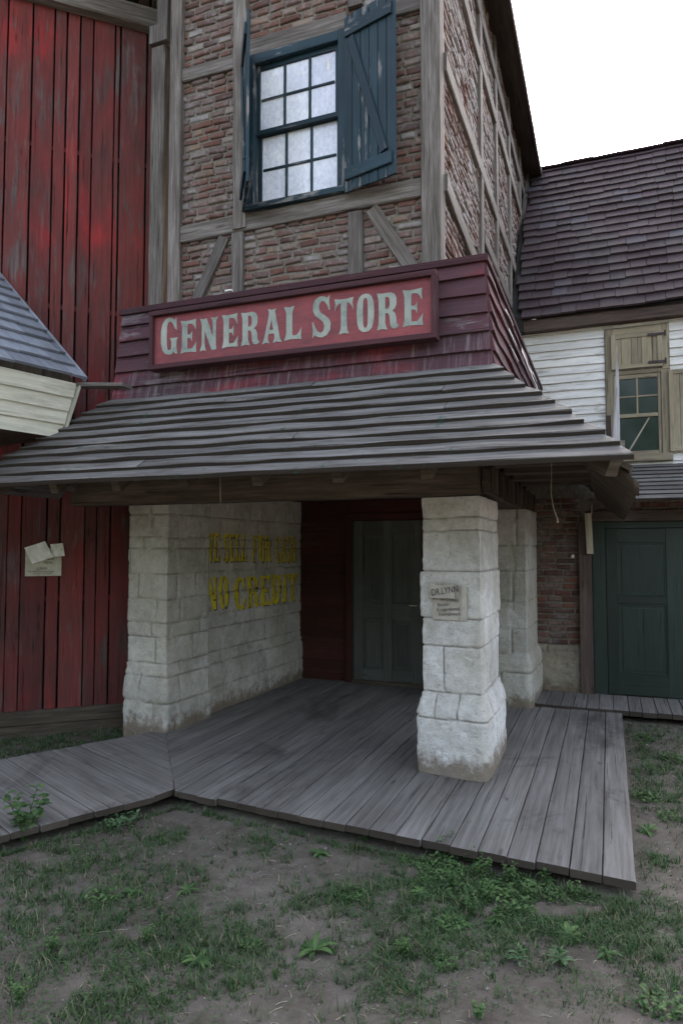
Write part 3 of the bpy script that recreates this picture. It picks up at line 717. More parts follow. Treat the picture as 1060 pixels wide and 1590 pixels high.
sash(zm - .01, 5.945, YF + .0); sash(4.675, zm + .035, YF + .04)
for cx, cz, ww, hh in ((-2.135, 5.80, .013, .05), (-2.40, 5.80, .008, .035)):
    p_ = MB(); p_.quad((cx - ww, YF + .0165, cz - hh), (cx + ww, YF + .0165, cz - hh), (cx + ww * .8, YF + .0165, cz + hh), (cx - ww * .7, YF + .0165, cz + hh * .9)); p_.build('bright_gap', 'flake', WN)  # gaps in the panes: light coming through painted as small white patches
# shutters: hinge line, free line, boards + z-braces
def shutter(hx, hy, fx, fy, z0, z1, label, front):
    h, f = V((hx, hy, 0)), V((fx, fy, 0)); d = (f - h); W_ = d.length; d.normalize(); n_ = V((d.y, -d.x, 0)) * front
    g = MB(); k = 6; 
    for i in range(k):
        a = h + d * (W_ * i / k + .002); b_ = h + d * (W_ * (i + 1) / k - .002); m_ = (a + b_) / 2; zt_ = U(-.004, .004)
        g.board((m_.x, m_.y, z0 + zt_), (m_.x, m_.y, z1 + zt_), d * (W_ / k - .004), n_ * .022)
    s_ = g.build('shutter', 'blue', ST); s_['label'] = label
    g = MB(); o = n_ * .022
    for zz in (z0 + .14, z1 - .14):
        a, b_ = h + d * .02 + o, h + d * (W_ - .03) + o
        g.board((a.x, a.y, zz), (b_.x, b_.y, zz), (0, 0, .10), n_ * .02)
    a, b_ = h + d * .07 + o, h + d * (W_ - .10) + o; L3 = V((b_.x - a.x, b_.y - a.y, -(z1 - z0 - .42)))
    wv = L3.normalized().cross(n_)
    g.board((a.x, a.y, z1 - .21), (b_.x, b_.y, z0 + .21), wv * .07, n_ * .018); g.build('cross_brace', 'blue', s_)
    return s_
shutter(-1.955, 5.085, -1.475, 4.955, 4.60, 6.09, 'blue-green plank shutter swung open on the right of the window', 1)
sh2 = shutter(-2.905, 5.09, -2.62, 4.66, 4.62, 6.05, 'blue-green shutter seen edge-on at the left of the window', 1)

# maroon clapboard band (skirt)
g = MB(); n = 6; xr0, xr1 = -.735, -.80; xl0, xl1 = -4.02, -3.965; yf0, yf1 = 4.80, 4.87; zb, zt = 2.95, 3.79
for i in range(n):
    t0, t1 = i / n, (i + 1.12) / n
    L_ = lambda a, b_, t: a + (b_ - a) * t
    a = V((L_(xl0, xl1, t0), L_(yf0, yf1, t0), L_(zb, zt, t0))); b_ = V((L_(xr0, xr1, t0), a.y, a.z)); up = V((0, (yf1 - yf0) / n * 1.12, (zt - zb) / n * 1.12))
    if i == 2: g.build('clapboard_band', 'maroonstreak', ST); g = MB()
    g.lap(a, b_, up, (0, -1, .08), tb=.036, wob=.005, r=.5 + .5 * rng.random())
sk = g.build('clapboard_band', 'maroon', ST); sk['label'] = 'maroon lapped boards running round the front above the porch roof'
g = MB()
for i in range(n):
    t0 = i / n
    a = V((L_(xr0, xr1, t0) + .001, L_(yf0, yf1, t0) + .0, L_(zb, zt, t0))); b_ = V((a.x + U(-.01, .012), 9.35, a.z + U(-.012, .012)))
    g.lap(a, b_, V(((xr1 - xr0) / n * 1.12, 0, (zt - zb) / n * 1.12)), (1, 0, .08), tb=.03, wob=.014, r=.4 + .6 * rng.random())
g.build('clapboard_band', 'maroon', ST)
g = MB()
for i in range(n):
    t0 = i / n; a = V((L_(xl0, xl1, t0), 5.9, L_(zb, zt, t0))); b_ = V((a.x, L_(yf0, yf1, t0), a.z))
    g.lap(a, b_, V(((xl1 - xl0) / n, 0, (zt - zb) / n)), (-1, 0, .08), tb=.024)
g.build('clapboard_band', 'maroon', ST)
g = MB()
g.board((-4.0, 4.985, 3.815), (-.775, 4.985, 3.815), (0, .30, .04), (0, -.004, .03), r=.4); g.box(-3.995, -.775, 4.825, 4.85, 3.755, 3.795, 'x')
g.board((-.955, 5.14, 3.817), (-.955, 9.35, 3.817), (.36, 0, -.04), (.004, 0, .03), r=.4); g.box(-.785, -.76, 4.826, 9.35, 3.755, 3.796, 'y')
g.build('cap_board', 'maroontrim', ST)
g = MB()   # torn white flakes and split laths on the side boards
for k in range(16):
    y0 = U(5.2, 8.6); z_ = zb + (zt - zb) * (rng.randint(0, 5) / 6) + .01; l = U(.05, .5)
    g.board((-.695 - (z_ - zb) * .08, y0, z_), (-.69 - (z_ - zb) * .08, y0 + l, z_ + U(-.02, .02)), (0, 0, U(.006, .022)), (.006, 0, 0), taper=.3, wob=.006)
g.board((-.70, 6.3, 3.50), (-.69, 8.7, 3.40), (0, 0, .035), (.008, 0, 0), taper=.5, wob=.02)
g.build('paint_flakes', 'flake', ST)

# porch roof, lapped planks
ev, tp = (3.93, 2.155), (4.80, 2.965); S_ = math.dist(ev, tp); rows = 10; XR0, XR1, XL0, XL1 = .155, -.73, -4.85, -4.02
dn = V((0, tp[0] - ev[0], tp[1] - ev[1])).normalized(); nn = V((0, -dn.z, dn.y))
g = MB(); gs = MB(); gl = MB()
for i in range(rows):
    s0, s1 = i / rows, min(1.02, (i + 1.25) / rows)
    y0, z0_ = ev[0] + (tp[0] - ev[0]) * s0, ev[1] + (tp[1] - ev[1]) * s0
    y1, z1_ = ev[0] + (tp[0] - ev[0]) * s1, ev[1] + (tp[1] - ev[1]) * s1
    a0 = V((0, y0, z0_)) + nn * .040; a1 = V((0, y1, z1_)) + nn * .004
    c0 = (a0 + a1) / 2; W = a1 - a0; T = W.normalized().cross(V((1, 0, 0))).normalized() * .038
    xr = XR0 + (XR1 - XR0) * s0 + U(-.02, .02); xl = XL0 + (XL1 - XL0) * s0 + U(-.02, .02)
    xr2 = XR0 + (XR1 - XR0) * s1 + U(-.01, .015); xl2 = XL0 + (XL1 - XL0) * s1 + U(-.01, .01); sm = U(-3.3, -.8)
    cuts = [(xl, xl2), (sm, sm), (xr, xr2)] if i % 2 else [(xl, xl2), (xr, xr2)]
    for (p0, p1), (q0, q1) in zip(cuts, cuts[1:]):
        o = T / 2; dz = U(-.004, .004)
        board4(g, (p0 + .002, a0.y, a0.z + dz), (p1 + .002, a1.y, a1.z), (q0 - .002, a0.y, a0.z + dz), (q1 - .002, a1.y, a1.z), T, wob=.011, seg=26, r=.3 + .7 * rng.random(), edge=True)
    # right side slope
    x0_, x1_ = XR0 + (XR1 - XR0) * s0, XR0 + (XR1 - XR0) * s1; a0 = V((x0_, 0, z0_)) + V((.68, 0, .73)) * .034; a1 = V((x1_, 0, z1_)) + V((.68, 0, .73)) * .006
    c0 = (a0 + a1) / 2; W = a1 - a0
    gs.board((c0.x - .05, y0 + .12, c0.z - .045), (c0.x - .05, 8.5, c0.z - .045), W, V((.68, 0, .73)) * .034, wob=.005)
    x0_, x1_ = XL0 + (XL1 - XL0) * s0, XL0 + (XL1 - XL0) * s1; c0 = V(((x0_ + x1_) / 2, 0, (z0_ + z1_) / 2))
    gl.board((c0.x + .05, y0 + .08, c0.z + .01), (c0.x + .05, 5.0 + .9 * s0, c0.z + .01), V((x1_ - x0_, 0, z1_ - z0_)), V((-.7, 0, .7)) * .034)
pr = g.build('porch_roof', 'roofplank', ST); pr['label'] = 'ten rows of lapped grey planks sloping down to the front eave'
gs.build('porch_roof', 'porch_wood', ST); gl.build('porch_roof', 'roofplank', ST)
# hip rafters, rafters with scalloped tails, beams, ceiling
g = MB(); g.box(-4.75, -.90, 5.10, 5.26, 2.095, 2.33, 'x', wob=.005, ch=.01); g.build('porch_beam', 'porch_wood', ST)
g = MB(); g.box(-1.10, -.875, 5.27, 8.5, 2.12, 2.33, 'y', wob=.005, ch=.01); g.build('porch_beam', 'porch_wood', ST)
g = MB(); g.box(-.885, -.845, 5.22, 8.5, 2.14, 2.30, 'y', wob=.006)
for y_ in [5.4 + .33 * k for k in range(10)]: g.box(-.845, -.80, y_, y_ + .05, 2.12, 2.33, 'z')
g.build('nailer', 'porch_wood', ST)
x = -4.5
while x < -.95:
    q = MB(); q.board((x, 4.02, 2.17), (x, 5.08, 2.78), (.07, 0, 0), (0, -.055, .11)); q.build('rafter', 'porch_wood', ST); x += .58
q = MB(); q.board((.04, 4.03, 2.15), (-.88, 5.05, 2.80), (.06, .055, 0), (.04, -.05, .11)); q.build('rafter', 'porch_wood', ST)
def scallop(y_, xo):     # a half round log tail under the side eave
    g = MB(); N = 14; r0, L0 = .09, min(.30, (y_ - 4.02) * .9)
    for seg in range(7):
        t = seg / 6; cx = xo - L0 * t; cz = 2.03 + .90 * L0 * t; rr = r0 * (1 - .25 * t) * (.80 if seg == 0 else 1)
        for k in range(N + 1):
            a = math.pi + math.pi * k / N
            g.v.append(V((cx, y_ + rr * 1.25 * math.cos(a), cz + rr * math.sin(a) * .95 + .03 + .006 * noise.noise(V((k, seg, y_ * 9))))))
    for seg in range(6):
        for k in range(N):
            p = seg * (N + 1) + k; g.f.append((p, p + 1, p + N + 2, p + N + 1)); g.uv.append([(seg * .1, k * .03), (seg * .1, k * .03 + .03), (seg * .1 + .1, k * .03 + .03), (seg * .1 + .1, k * .03)]); g.r.append(.5)
        p = seg * (N + 1); g.f.append((p + N, p, p + N + 1, p + 2 * N + 1)); g.uv.append([(0, 0)] * 4); g.r.append(.5)
    g.f.append(tuple(range(N, -1, -1))); g.uv.append([(0, 0)] * (N + 1)); g.r.append(.5)
    g.build('log_rafter', 'porch_wood', ST)
for k in range(8): scallop(4.20 + .54 * k, .165)
for k in range(5):
    g = MB(); g.box(-.78, .02, 4.55 + .55 * k, 4.68 + .55 * k, 2.30, 2.36, 'x', r=.6); g.build('lookout', 'porch_wood', ST)
g = MB(); y_ = 5.26
while y_ < 8.4: g.box(-3.9, -1.1, y_ + .004, y_ + .17, 2.36, 2.385, 'x'); y_ += .174
g.build('porch_ceiling', 'porch_wood', ST)
g = MB(); g.quad((-4.8, 5.3, 2.9), (-1.0, 5.3, 2.9), (-1.0, 9, 2.9), (-4.8, 9, 2.9)); g.quad((-4.7, 4.95, 2.9), (-.85, 4.95, 2.9), (-.85, 5.3, 2.9), (-4.7, 5.3, 2.9)); g.build('dark_floor_sheet', 'unlit', ST)  # flat near-black sheets above the porch ceiling
# back wall of the porch, door
g = MB(); z = .0
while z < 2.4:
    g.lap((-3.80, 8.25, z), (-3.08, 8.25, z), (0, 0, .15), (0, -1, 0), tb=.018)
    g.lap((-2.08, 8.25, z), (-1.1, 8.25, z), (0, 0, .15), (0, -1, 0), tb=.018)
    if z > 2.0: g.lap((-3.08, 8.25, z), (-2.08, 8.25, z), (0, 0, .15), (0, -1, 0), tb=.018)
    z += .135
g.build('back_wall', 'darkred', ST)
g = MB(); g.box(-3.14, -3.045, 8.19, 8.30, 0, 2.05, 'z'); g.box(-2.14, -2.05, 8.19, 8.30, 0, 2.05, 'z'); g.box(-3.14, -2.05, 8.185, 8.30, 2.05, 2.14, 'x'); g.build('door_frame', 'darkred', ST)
def panel_door(name, m, parent, x0, x1, z0, z1, y, panels, stile=.11, lbl=None):
    g = MB(); g.box(x0, x1, y + .018, y + .05, z0, z1, 'z', ch=.002)
    D = g.build(name, m, parent)
    if lbl: D['label'] = lbl
    g = MB(); xs_ = sorted({p[0] for p in panels} | {p[1] for p in panels}); xs_ = [x0] + xs_ + [x1]
    for a, b_ in zip(xs_[::2], xs_[1::2]): g.box(a, b_, y, y + .017, z0, z1, 'z', ch=.003)
    cols = {}
    for p in panels: cols.setdefault((p[0], p[1]), []).append(p)
    for (a, b_), ps in cols.items():
        zz = sorted([z0] + [p[2] for p in ps] + [p[3] for p in ps] + [z1])
        for c0, c1 in zip(zz[::2], zz[1::2]): g.box(a + .001, b_ - .001, y + .001, y + .017, c0, c1, 'x', ch=.003)
    g.build('rails', m, D)
    for (a, b_, c0, c1) in panels:
        g = MB(); bw = .022
        for (p, q_, r_, s_, ax) in ((a, a + bw, c0, c1, 'z'), (b_ - bw, b_, c0, c1, 'z'), (a + bw, b_ - bw, c0, c0 + bw, 'x'), (a + bw, b_ - bw, c1 - bw, c1, 'x')):
            g.box(p, q_, y + .008, y + .0175, r_, s_, ax, ch=.006)
        g.box(a + .05, b_ - .05, y + .010, y + .0175, c0 + .05, c1 - .05, 'z', ch=.005)
        g.build('panel', m, D)
    return D
D = panel_door('door', 'olive', ST, -3.04, -2.145, .03, 2.04, 8.205, [(-2.91, -2.64, .18, .80), (-2.91, -2.64, 1.0, 1.86), (-2.53, -2.27, .18, .80), (-2.53, -2.27, 1.0, 1.86)], lbl='dim four-panel olive grey door at the back of the porch')
g = MB(); g.tube([(-2.20, 8.2, .99), (-2.20, 8.15, .99), (-2.29, 8.15, .992)], .009, 8); g.build('handle', 'brass', D)
g = MB(); g.box(-3.044, -3.03, 8.198, 8.204, .03, 2.0, 'z', r=.9); g.build('door_stop', 'green', ST)

g = MB(); g.box(-3.05, -2.13, 8.17, 8.31, -.02, .04, 'x'); g.build('threshold', 'porch_wood', ST)
g = MB()
g.quad((-4.2, 8.345, -.3), (-.9, 8.345, -.3), (-.9, 8.345, 3.6), (-4.2, 8.345, 3.6)); g.quad((-4.2, 8.36, 3.55), (-.85, 8.36, 3.55), (-.85, 5.25, 3.55), (-4.2, 5.25, 3.55))
g.quad((-1.22, 5.3, 2.45), (-1.22, 12, 2.45), (-1.22, 12, 3.7), (-1.22, 5.3, 3.7)); g.build('dark_backing', 'unlit', ST)  # unseen near-black sheets added to stop light leaking into the porch
# ================================================================== SIGN
SG = thing('shop_sign', (-2.32, 4.72, 3.21), 'long red board sign reading GENERAL STORE in pale serif capitals', 'shop sign')
def shear(y): return lambda x, z: V((x, y, z))
g = MB(); g.box(-3.52, -1.14, 4.705, 4.76, 3.225, 3.64, 'x', seg=14); g.build('sign_board', 'signred', SG)
g = MB()
g.box(-3.555, -1.105, 4.665, 4.775, 3.185, 3.225, 'x', r=.8); g.box(-3.555, -1.105, 4.665, 4.775, 3.64, 3.68, 'x', r=.8)
g.box(-3.553, -3.52, 4.667, 4.775, 3.226, 3.639, 'z', r=.8); g.box(-1.14, -1.107, 4.667, 4.775, 3.226, 3.639, 'z', r=.8)
g.build('frame', 'maroontrim', SG)
g = MB()
for c_, a, b_, z0, z1 in (('G', -3.458, -3.284, 3.306, 3.618), ('E', -3.262, -3.106, 3.301, 3.577), ('N', -3.073, -2.902, 3.3, 3.572), ('E', -2.867, -2.719, 3.303, 3.576), ('R', -2.693, -2.523, 3.302, 3.572), ('A', -2.505, -2.33, 3.297, 3.568),
                          ('L', -2.311, -2.162, 3.302, 3.57), ('S', -2.078, -1.915, 3.30, 3.611), ('T', -1.891, -1.738, 3.299, 3.575), ('O', -1.715, -1.573, 3.298, 3.582), ('R', -1.555, -1.383, 3.294, 3.572), ('E', -1.359, -1.207, 3.296, 3.570)):
    glyph(g, c_, shear(4.7020), a, z0, b_ - a, z1 - z0)
g.build('lettering', 'letter', SG)

# ================================================================== RED BARN
BN = thing('red_barn', (-4.9, 5.42, 0), 'tall barn wall of worn red vertical planks left of the brick store', 'barn')
O = V((-4.56, 5.73, 0)); bd = V((.741, .671, 0)); bnn = V((.671, -.741, 0))
def BP(s_, z, d=0.0): return O + bd * s_ + bnn * d + V((0, 0, z))
def planks(mb, edges, z0, z1, jit=.0):
    for a, b_ in zip(edges, edges[1:]):
        c_ = (a + b_) / 2; gp = U(.007, .02); d = U(-.006, .006)
        mb.board(BP(c_ + U(-.003, .003), z0, d), BP(c_, z1, d), bd * (b_ - a - gp), bnn * .022, wob=.004, seg=20)
ed = [.42, .10, -.17, -.225, -.435, -.565, -.69, -.81, -1.01, -1.24, -1.45, -1.63, -1.85, -2.02, -2.3, -2.5, -2.72, -2.95, -3.2]
g = MB(); planks(g, ed[::-1], 2.55, 7.22); g.build('plank_wall', 'red', BN)
ed = [.42, .04, -.19, -.32, -.43, -.66, -.78, -1.01, -1.13, -1.33, -1.5, -1.74, -1.88, -2.1, -2.33, -2.5, -2.75, -3.0, -3.2]
g = MB(); planks(g, ed[::-1], .135, 2.54); g.build('plank_wall', 'red', BN)
g = MB()
g.board(BP(-3.2, .075, .035), BP(.06, .075, .035), (0, 0, .13), bnn * .06, wob=.006); g.board(BP(-3.2, -.06, .015), BP(.06, -.06, .015), (0, 0, .13), bnn * .06, wob=.006)
g.build('sill_beam', 'porch_wood', BN)
for z_ in (1.2, 4.12, 5.75):
    g = MB(); g.board(BP(-3.2, z_, -.035), BP(.4, z_, -.035), (0, 0, .05), bnn * .045); g.build('back_rail', 'red', BN)
q = MB(); q.board(BP(-3.2, 7.32, .06), BP(.26, 7.30, .06), (0, 0, .21), bnn * .13, wob=.01, ch=.012); q.build('top_beam', 'timber', BN)
q = MB(); q.board(BP(.14, 7.50, .10), BP(.34, 7.52, .10), (0, 0, .12), bnn * .16); q.board(BP(.06, 7.66, .2), BP(.06, 7.5, -.3), bd * .1, (0, 0, .1)); q.build('corbel', 'porch_wood', BN)
g = MB()
g.board(BP(-3.3, 7.80, .18), BP(.6, 7.80, .18), bnn * .8 + V((0, 0, -.4)), (0, 0, .04))
a, b_, c_, d_ = BP(-3.2, -.1, -.12), BP(.6, -.1, -.12), BP(.6, 7.8, -.12), BP(-3.2, 7.8, -.12); g.build('eave', 'porch_wood', BN)
g = MB(); bk = -bnn * 5
g.quad(a, b_, c_, d_); g.quad(a + bk, a, d_, d_ + bk); g.quad(b_, b_ + bk, c_ + bk, c_); g.quad(b_ + bk, a + bk, d_ + bk, c_ + bk)
g.quad(d_, c_, c_ + bk * .5 + V((0, 0, 1.6)), d_ + bk * .5 + V((0, 0, 1.6))); g.quad(c_ + bk, d_ + bk, d_ + bk * .5 + V((0, 0, 1.6)), c_ + bk * .5 + V((0, 0, 1.6)))
g.build('dark_backing', 'unlit', BN)  # near-black shell added behind the planks to darken gaps and block sun

# ================================================================== SLATE-ROOFED NEIGHBOUR (only its corner is in view)
NH = thing('slate_roof_house', (-4.6, 3.0, 0), 'slate roof corner over cream boards jutting in at the left edge', 'house')
e0 = V((-4.085, 4.5, 3.10)); ed_ = V((.223, .975, 0)); lf = V((-.975, .223, 0)); sl = V((-.975 * 1.0, .223, .875)).normalized(); nr = ed_.cross(sl) ; nr = nr if nr.z > 0 else -nr
g = MB(); rowh = .19; L_s = 3.6
for i in range(14):
    base_ = e0 + sl * (rowh * i); s_ = -L_s; off = U(0, .15)
    while s_ < 0:
        wd = U(.2, .32); s1_ = min(0, s_ + wd)
        if s1_ - s_ > .03:
            dz = U(-.02, .006); a0 = base_ + ed_ * ((s_ + s1_) / 2) + sl * dz + nr * .040; a1 = base_ + ed_ * ((s_ + s1_) / 2) + sl * (rowh * 1.3) + nr * .006
            g.board(a0, a1, ed_ * (s1_ - s_ - .003), nr * .022, seg=2, ch=.002, wob=.001)
        s_ = s1_
g.build('roof', 'slate', NH)
g = MB(); g.board(e0 + ed_ * .012 + nr * .022, e0 + ed_ * .012 + sl * 2.3 + nr * .022, ed_ * .03, nr * .045); g.build('rake_board', 'slate', NH)
g = MB(); up = V((.15, .02, .44)) ; top = e0 + V((-.05, -.01, -.03)); fn = V((.93, -.2, -.3))
for i in range(4):
    b1 = top - up * ((i + 1) / 4) - ed_ * (.015 + .0 * i); b0 = b1 - ed_ * 3.6
    g.lap(b0, b1, up * .27, V((.975, -.223, -.25)), tb=.022, wob=.003, r=.7)
NS = g.build('siding', 'cream', NH)
g = MB(); tl = top - ed_ * .012 + V((.02, 0, 0)); g.board(tl + V((0, .012, 0)), tl - up + V((0, .012, 0)), lf * .06, ed_ * .02); g.build('corner_board', 'cream', NH)
g = MB(); a = top - up; g.quad(a, a + lf * 1.6, a + lf * 1.6 - ed_ * 3.6, a - ed_ * 3.6)
a2 = e0 + V((-.03, -.02, -.05)); g.face([a2, a, a + lf * 1.6, a2 + sl * 2.1 + V((0, 0, -.06))]); g.build('soffit', 'porch_wood', NH)
g = MB(); g.board(e0 + V((-.05, .03, -.03)), (-3.70, 4.59, 3.045), (0, .12, .0), (0, 0, .028), wob=.006, r=.5); g.build('drip_board', 'timber', NH)

# ================================================================== WHITE HOUSE
WH = thing('white_house', (1.5, 9.2, 0), 'white clapboard house with a purple-brown shingle roof right of the store', 'house')
YW = 9.2
g = MB(); z = 2.55; 
while z < 4.62:
    for a, b_ in ((-1.15, 0.0), (.745, 4.5)):
        cuts = [a]
        if b_ - a > 1.3: cuts.append(a + U(.4, b_ - a - .5))
        cuts.append(b_)
        for p, q_ in zip(cuts, cuts[1:]): g.lap((p, YW, z + U(-.003, .003)), (q_ - .002, YW, z + U(-.003, .003)), (0, 0, .125), (0, -1, 0), tb=.032, wob=.004, r=.55 + .45 * rng.random())
    if z > 4.38 or z < 2.70: g.lap((0, YW, z), (.745, YW, z), (0, 0, .125), (0, -1, 0), tb=.02, r=.8)
    z += .107
g.build('clapboard_wall', 'white', WH)
g = MB(); g.quad((-1.15, YW + .012, 2), (4.5, YW + .012, 2), (4.5, YW + .012, 4.7), (-1.15, YW + .012, 4.7))
g.quad((4.5, 9.2, -.1), (4.5, 13.2, -.1), (4.5, 13.2, 4.7), (4.5, 9.2, 4.7)); g.quad((4.5, 13.2, -.1), (-1.15, 13.2, -.1), (-1.15, 13.2, 4.7), (4.5, 13.2, 4.7))
g.face([V((4.5, 9.0, 4.5)), V((4.5, 13.5, 4.5)), V((4.5, 11.3, 7.7))]); g.build('side_wall', 'white', WH)
g = MB(); g.board((-1.16, YW - .10, 4.585), (4.6, YW - .10, 4.585), (0, 0, .15), (0, .14, 0), wob=.012); g.build('eave_board', 'brownwood', WH)
g = MB(); g.box(-1.17, -.97, 9.0, 9.15, 4.5, 4.72, 'x'); g.build('dark_gap_block', 'unlit', WH)  # black block put in to paint the dark hole at the eave end
# shingles
re, rr_ = V((0, 9.0, 4.66)), V((0, 11.35, 7.86)); sd2 = (rr_ - re); SL = sd2.length; sd2.normalize(); n2 = V((0, -sd2.z, sd2.y)); rowh = .192
g = MB(); nrow = int(SL / rowh)
for i in range(nrow + 1):
    s_ = i * rowh; x = -1.13 + U(0, .1)
    if i == 0: x = -1.0
    lift = .010 * math.sin(i * 2.1)
    while x < 4.6:
        wd = U(.17, .29); dd = U(-.022, .008)
        sag = .018 * noise.noise(V((x * .6, i * .2, 0)))
        a0 = V((x + wd / 2, 0, 0)) + re + sd2 * (s_ + dd) + n2 * (.046 + sag); a1 = V((x + wd / 2, 0, 0)) + re + sd2 * min(SL + .02, s_ + rowh * 1.35) + n2 * (.008 + sag)
        g.board(a0, a1, V((wd - .004, 0, U(-.004, .004))), n2 * .030, seg=2, ch=.002, wob=.001)
        x += wd
g.build('roof', 'shingle', WH)
g = MB(); g.quad((-1.15, 9.0, 4.655), (4.6, 9.0, 4.655), (4.6, 11.35, 7.855), (-1.15, 11.35, 7.855)); g.quad((4.6, 13.6, 4.655), (-1.15, 13.6, 4.655), (-1.15, 11.35, 7.855), (4.6, 11.35, 7.855)); g.build('roof_deck', 'unlit', WH)
g = MB(); x = -1.1
while x < 4.5: g.board((x, 11.34, 7.90 + U(-.01, .01)), (x + .5, 11.34, 7.90 + U(-.01, .01)), (0, .16, 0), (0, 0, .03), r=.9); x += .5
g.build('ridge_cap', 'shingle', WH)
# tan window casing, hatch, sash
g = MB(); yc = YW - .045
g.box(0.005, .095, yc, YW, 2.86, 4.46, 'z'); g.box(.655, .74, yc, YW, 3.90, 4.46, 'z'); g.box(.096, .654, yc + .002, YW, 4.38, 4.455, 'x'); g.box(.096, .654, yc + .002, YW, 3.865, 3.915, 'x'); g.box(.64, .735, yc, YW, 2.86, 3.895, 'z')
g.box(0.0, .75, yc - .04, YW, 2.765, 2.855, 'x')
WW = g.build('window', 'tan', WH); WW['label'] = 'tan framed window half hidden by a splintered board'
g = MB(); y_ = YW - .03
g.box(.098, .135, y_, YW, 2.857, 3.863, 'z'); g.box(.60, .638, y_, YW, 2.857, 3.863, 'z'); g.box(.136, .599, y_, YW, 3.81, 3.863, 'x'); g.box(.136, .599, y_ - .008, YW, 3.32, 3.365, 'x'); g.box(.136, .599, y_, YW, 2.857, 2.90, 'x')
g.box(.357, .378, y_ + .004, YW, 3.366, 3.809, 'z', ch=.003); g.box(.137, .356, y_ + .006, YW, 3.575, 3.595, 'x', ch=.003); g.box(.379, .598, y_ + .006, YW, 3.575, 3.595, 'x', ch=.003)
g.build('sash', 'tan', WW)
g = MB(); g.quad((.13, YW - .010, 2.88), (.61, YW - .010, 2.88), (.61, YW - .010, 3.83), (.13, YW - .010, 3.83)); g.build('pane', 'glass', WW)
g = MB(); g.board((.26, YW - .016, 2.90), (.50, YW - .016, 3.31), (.02, 0, -.01), (0, .006, 0), taper=.7, r=.4); g.build('stick', 'palewood', WW)
def battened(name, x0, x1, z0, z1, y, lbl):
    g = MB(); k = max(3, int((x1 - x0) / .1))
    for i in range(k): g.box(x0 + (x1 - x0) * i / k + .0015, x0 + (x1 - x0) * (i + 1) / k - .0015, y, y + .018, z0, z1, 'z')
    o = g.build(name, 'tan', WH); o['label'] = lbl
    g = MB(); t = .055
    g.box(x0, x0 + t, y - .014, y - .001, z0, z1, 'z'); g.box(x1 - t, x1, y - .014, y - .001, z0, z1, 'z'); g.box(x0 + t, x1 - t, y - .012, y - .001, z1 - t, z1, 'x'); g.box(x0 + t, x1 - t, y - .012, y - .001, z0, z0 + t, 'x')
    g.build('surround', 'tan', o); return o
HT = battened('hatch', .075, .66, 3.93, 4.37, YW - .068, 'small tan plank hatch above the window with iron strap hinges')
for zz in (4.33, 3.985):
    g = MB(); g.board((.50, YW - .088, zz), (.69, YW - .088, zz - .005), (0, 0, .034), (0, .008, 0)); g.tube([(.695, YW - .09, zz - .035), (.695, YW - .09, zz + .035)], .011); g.build('hinge', 'iron', HT)
battened('shutter', .72, 1.20, 2.87, 3.87, YW - .075, 'tan plank shutter folded open at the right edge of the window')
# shed roof over the green door
g = MB(); nr_ = 9; a_, b_ = V((0, 7.86, 2.185)), V((0, 9.18, 2.70)); dS = (b_ - a_); dL = dS.length; dS.normalize(); nS = V((0, -dS.z, dS.y))
for i in range(nr_):
    s0 = dL * i / nr_; c0 = a_ + dS * s0 + nS * .03; c1 = a_ + dS * (s0 + dL / nr_ * 1.2) + nS * .008; cc = (c0 + c1) / 2
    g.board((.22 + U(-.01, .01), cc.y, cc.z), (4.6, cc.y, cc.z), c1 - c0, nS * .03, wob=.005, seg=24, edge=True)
g.build('shed_roof', 'roofplank', WH)
g = MB()
for k in range(8): xx = .30 + .6 * k; g.board((xx, 7.95, 2.18), (xx, 9.1, 2.63), (.05, 0, 0), (0, -.03, .08))
g.build('rafter', 'porch_wood', WH)
# lower wall
YL = 8.5
g = MB(); P = lambda u, z: V((u, YL + .03, z))
brickwork(g, P, (0, -1, 0), -.86, -.29, .56, 2.3, ch=.072, lmin=.15, lmax=.24, proud=.012)
brickwork(g, P, (0, -1, 0), -.2, 1.9, 2.08, 2.3, ch=.072, lmin=.15, lmax=.24, proud=.014)
brickwork(g, P, (0, -1, 0), 1.2, 4.4, .3, 2.08, ch=.072, lmin=.15, lmax=.24, proud=.014)
g.build('brick_wall', 'brickdark', WH)
g = MB(); 
g.quad((-.3, 8.62, -.1), (1.1, 8.62, -.1), (1.1, 8.62, 2.3), (-.3, 8.62, 2.3))  # unseen backing sheet added behind the door against a light leak
for a in ((-1.0, -.25, .3, 2.95), (-.25, .2, 1.98, 2.95), (.2, 1.05, 1.98, 2.3), (1.05, 4.5, -.1, 2.3)): g.quad((a[0], YL + .033, a[2]), (a[1], YL + .033, a[2]), (a[1], YL + .033, a[3]), (a[0], YL + .033, a[3]))
g.build('mortar_bed', 'mortar', WH)
mb = masonry([(-.90, 8.49), (-.29, 8.49), (-.28, 8.6)], .56, [(.33, [.9]), (.48, [.3]), (1, [.2, .42])], du=.015, amp=.012, rough=.012, seed=4, z0=-.05)
mb.build('stone_plinth', 'stone3', WH, smooth=True)
g = MB(); g.box(-.325, -.185, YL - .05, YL + .08, -.02, 2.0, 'z', wob=.005); g.build('door_post', 'brownwood', WH)
g = MB(); g.box(-.24, 2.2, YL - .06, YL + .08, 2.005, 2.125, 'x', wob=.006, r=.4); g.build('lintel', 'brownwood', WH)
g = MB(); g.box(-.18, -.035, YL + .0, YL + .07, .02, 2.0, 'z'); g.box(.885, 1.0, YL + .0, YL + .07, .02, 2.0, 'z'); g.box(-.034, .884, YL + .002, YL + .07, 1.925, 2.0, 'x'); g.build('door_frame', 'green', WH)
panel_door('green_door', 'green', WH, -.03, .88, .03, 1.92, YL + .01, [(.085, .60, .26, 1.06), (.085, .60, 1.15, 1.76)], lbl='dark green door with two recessed panels')

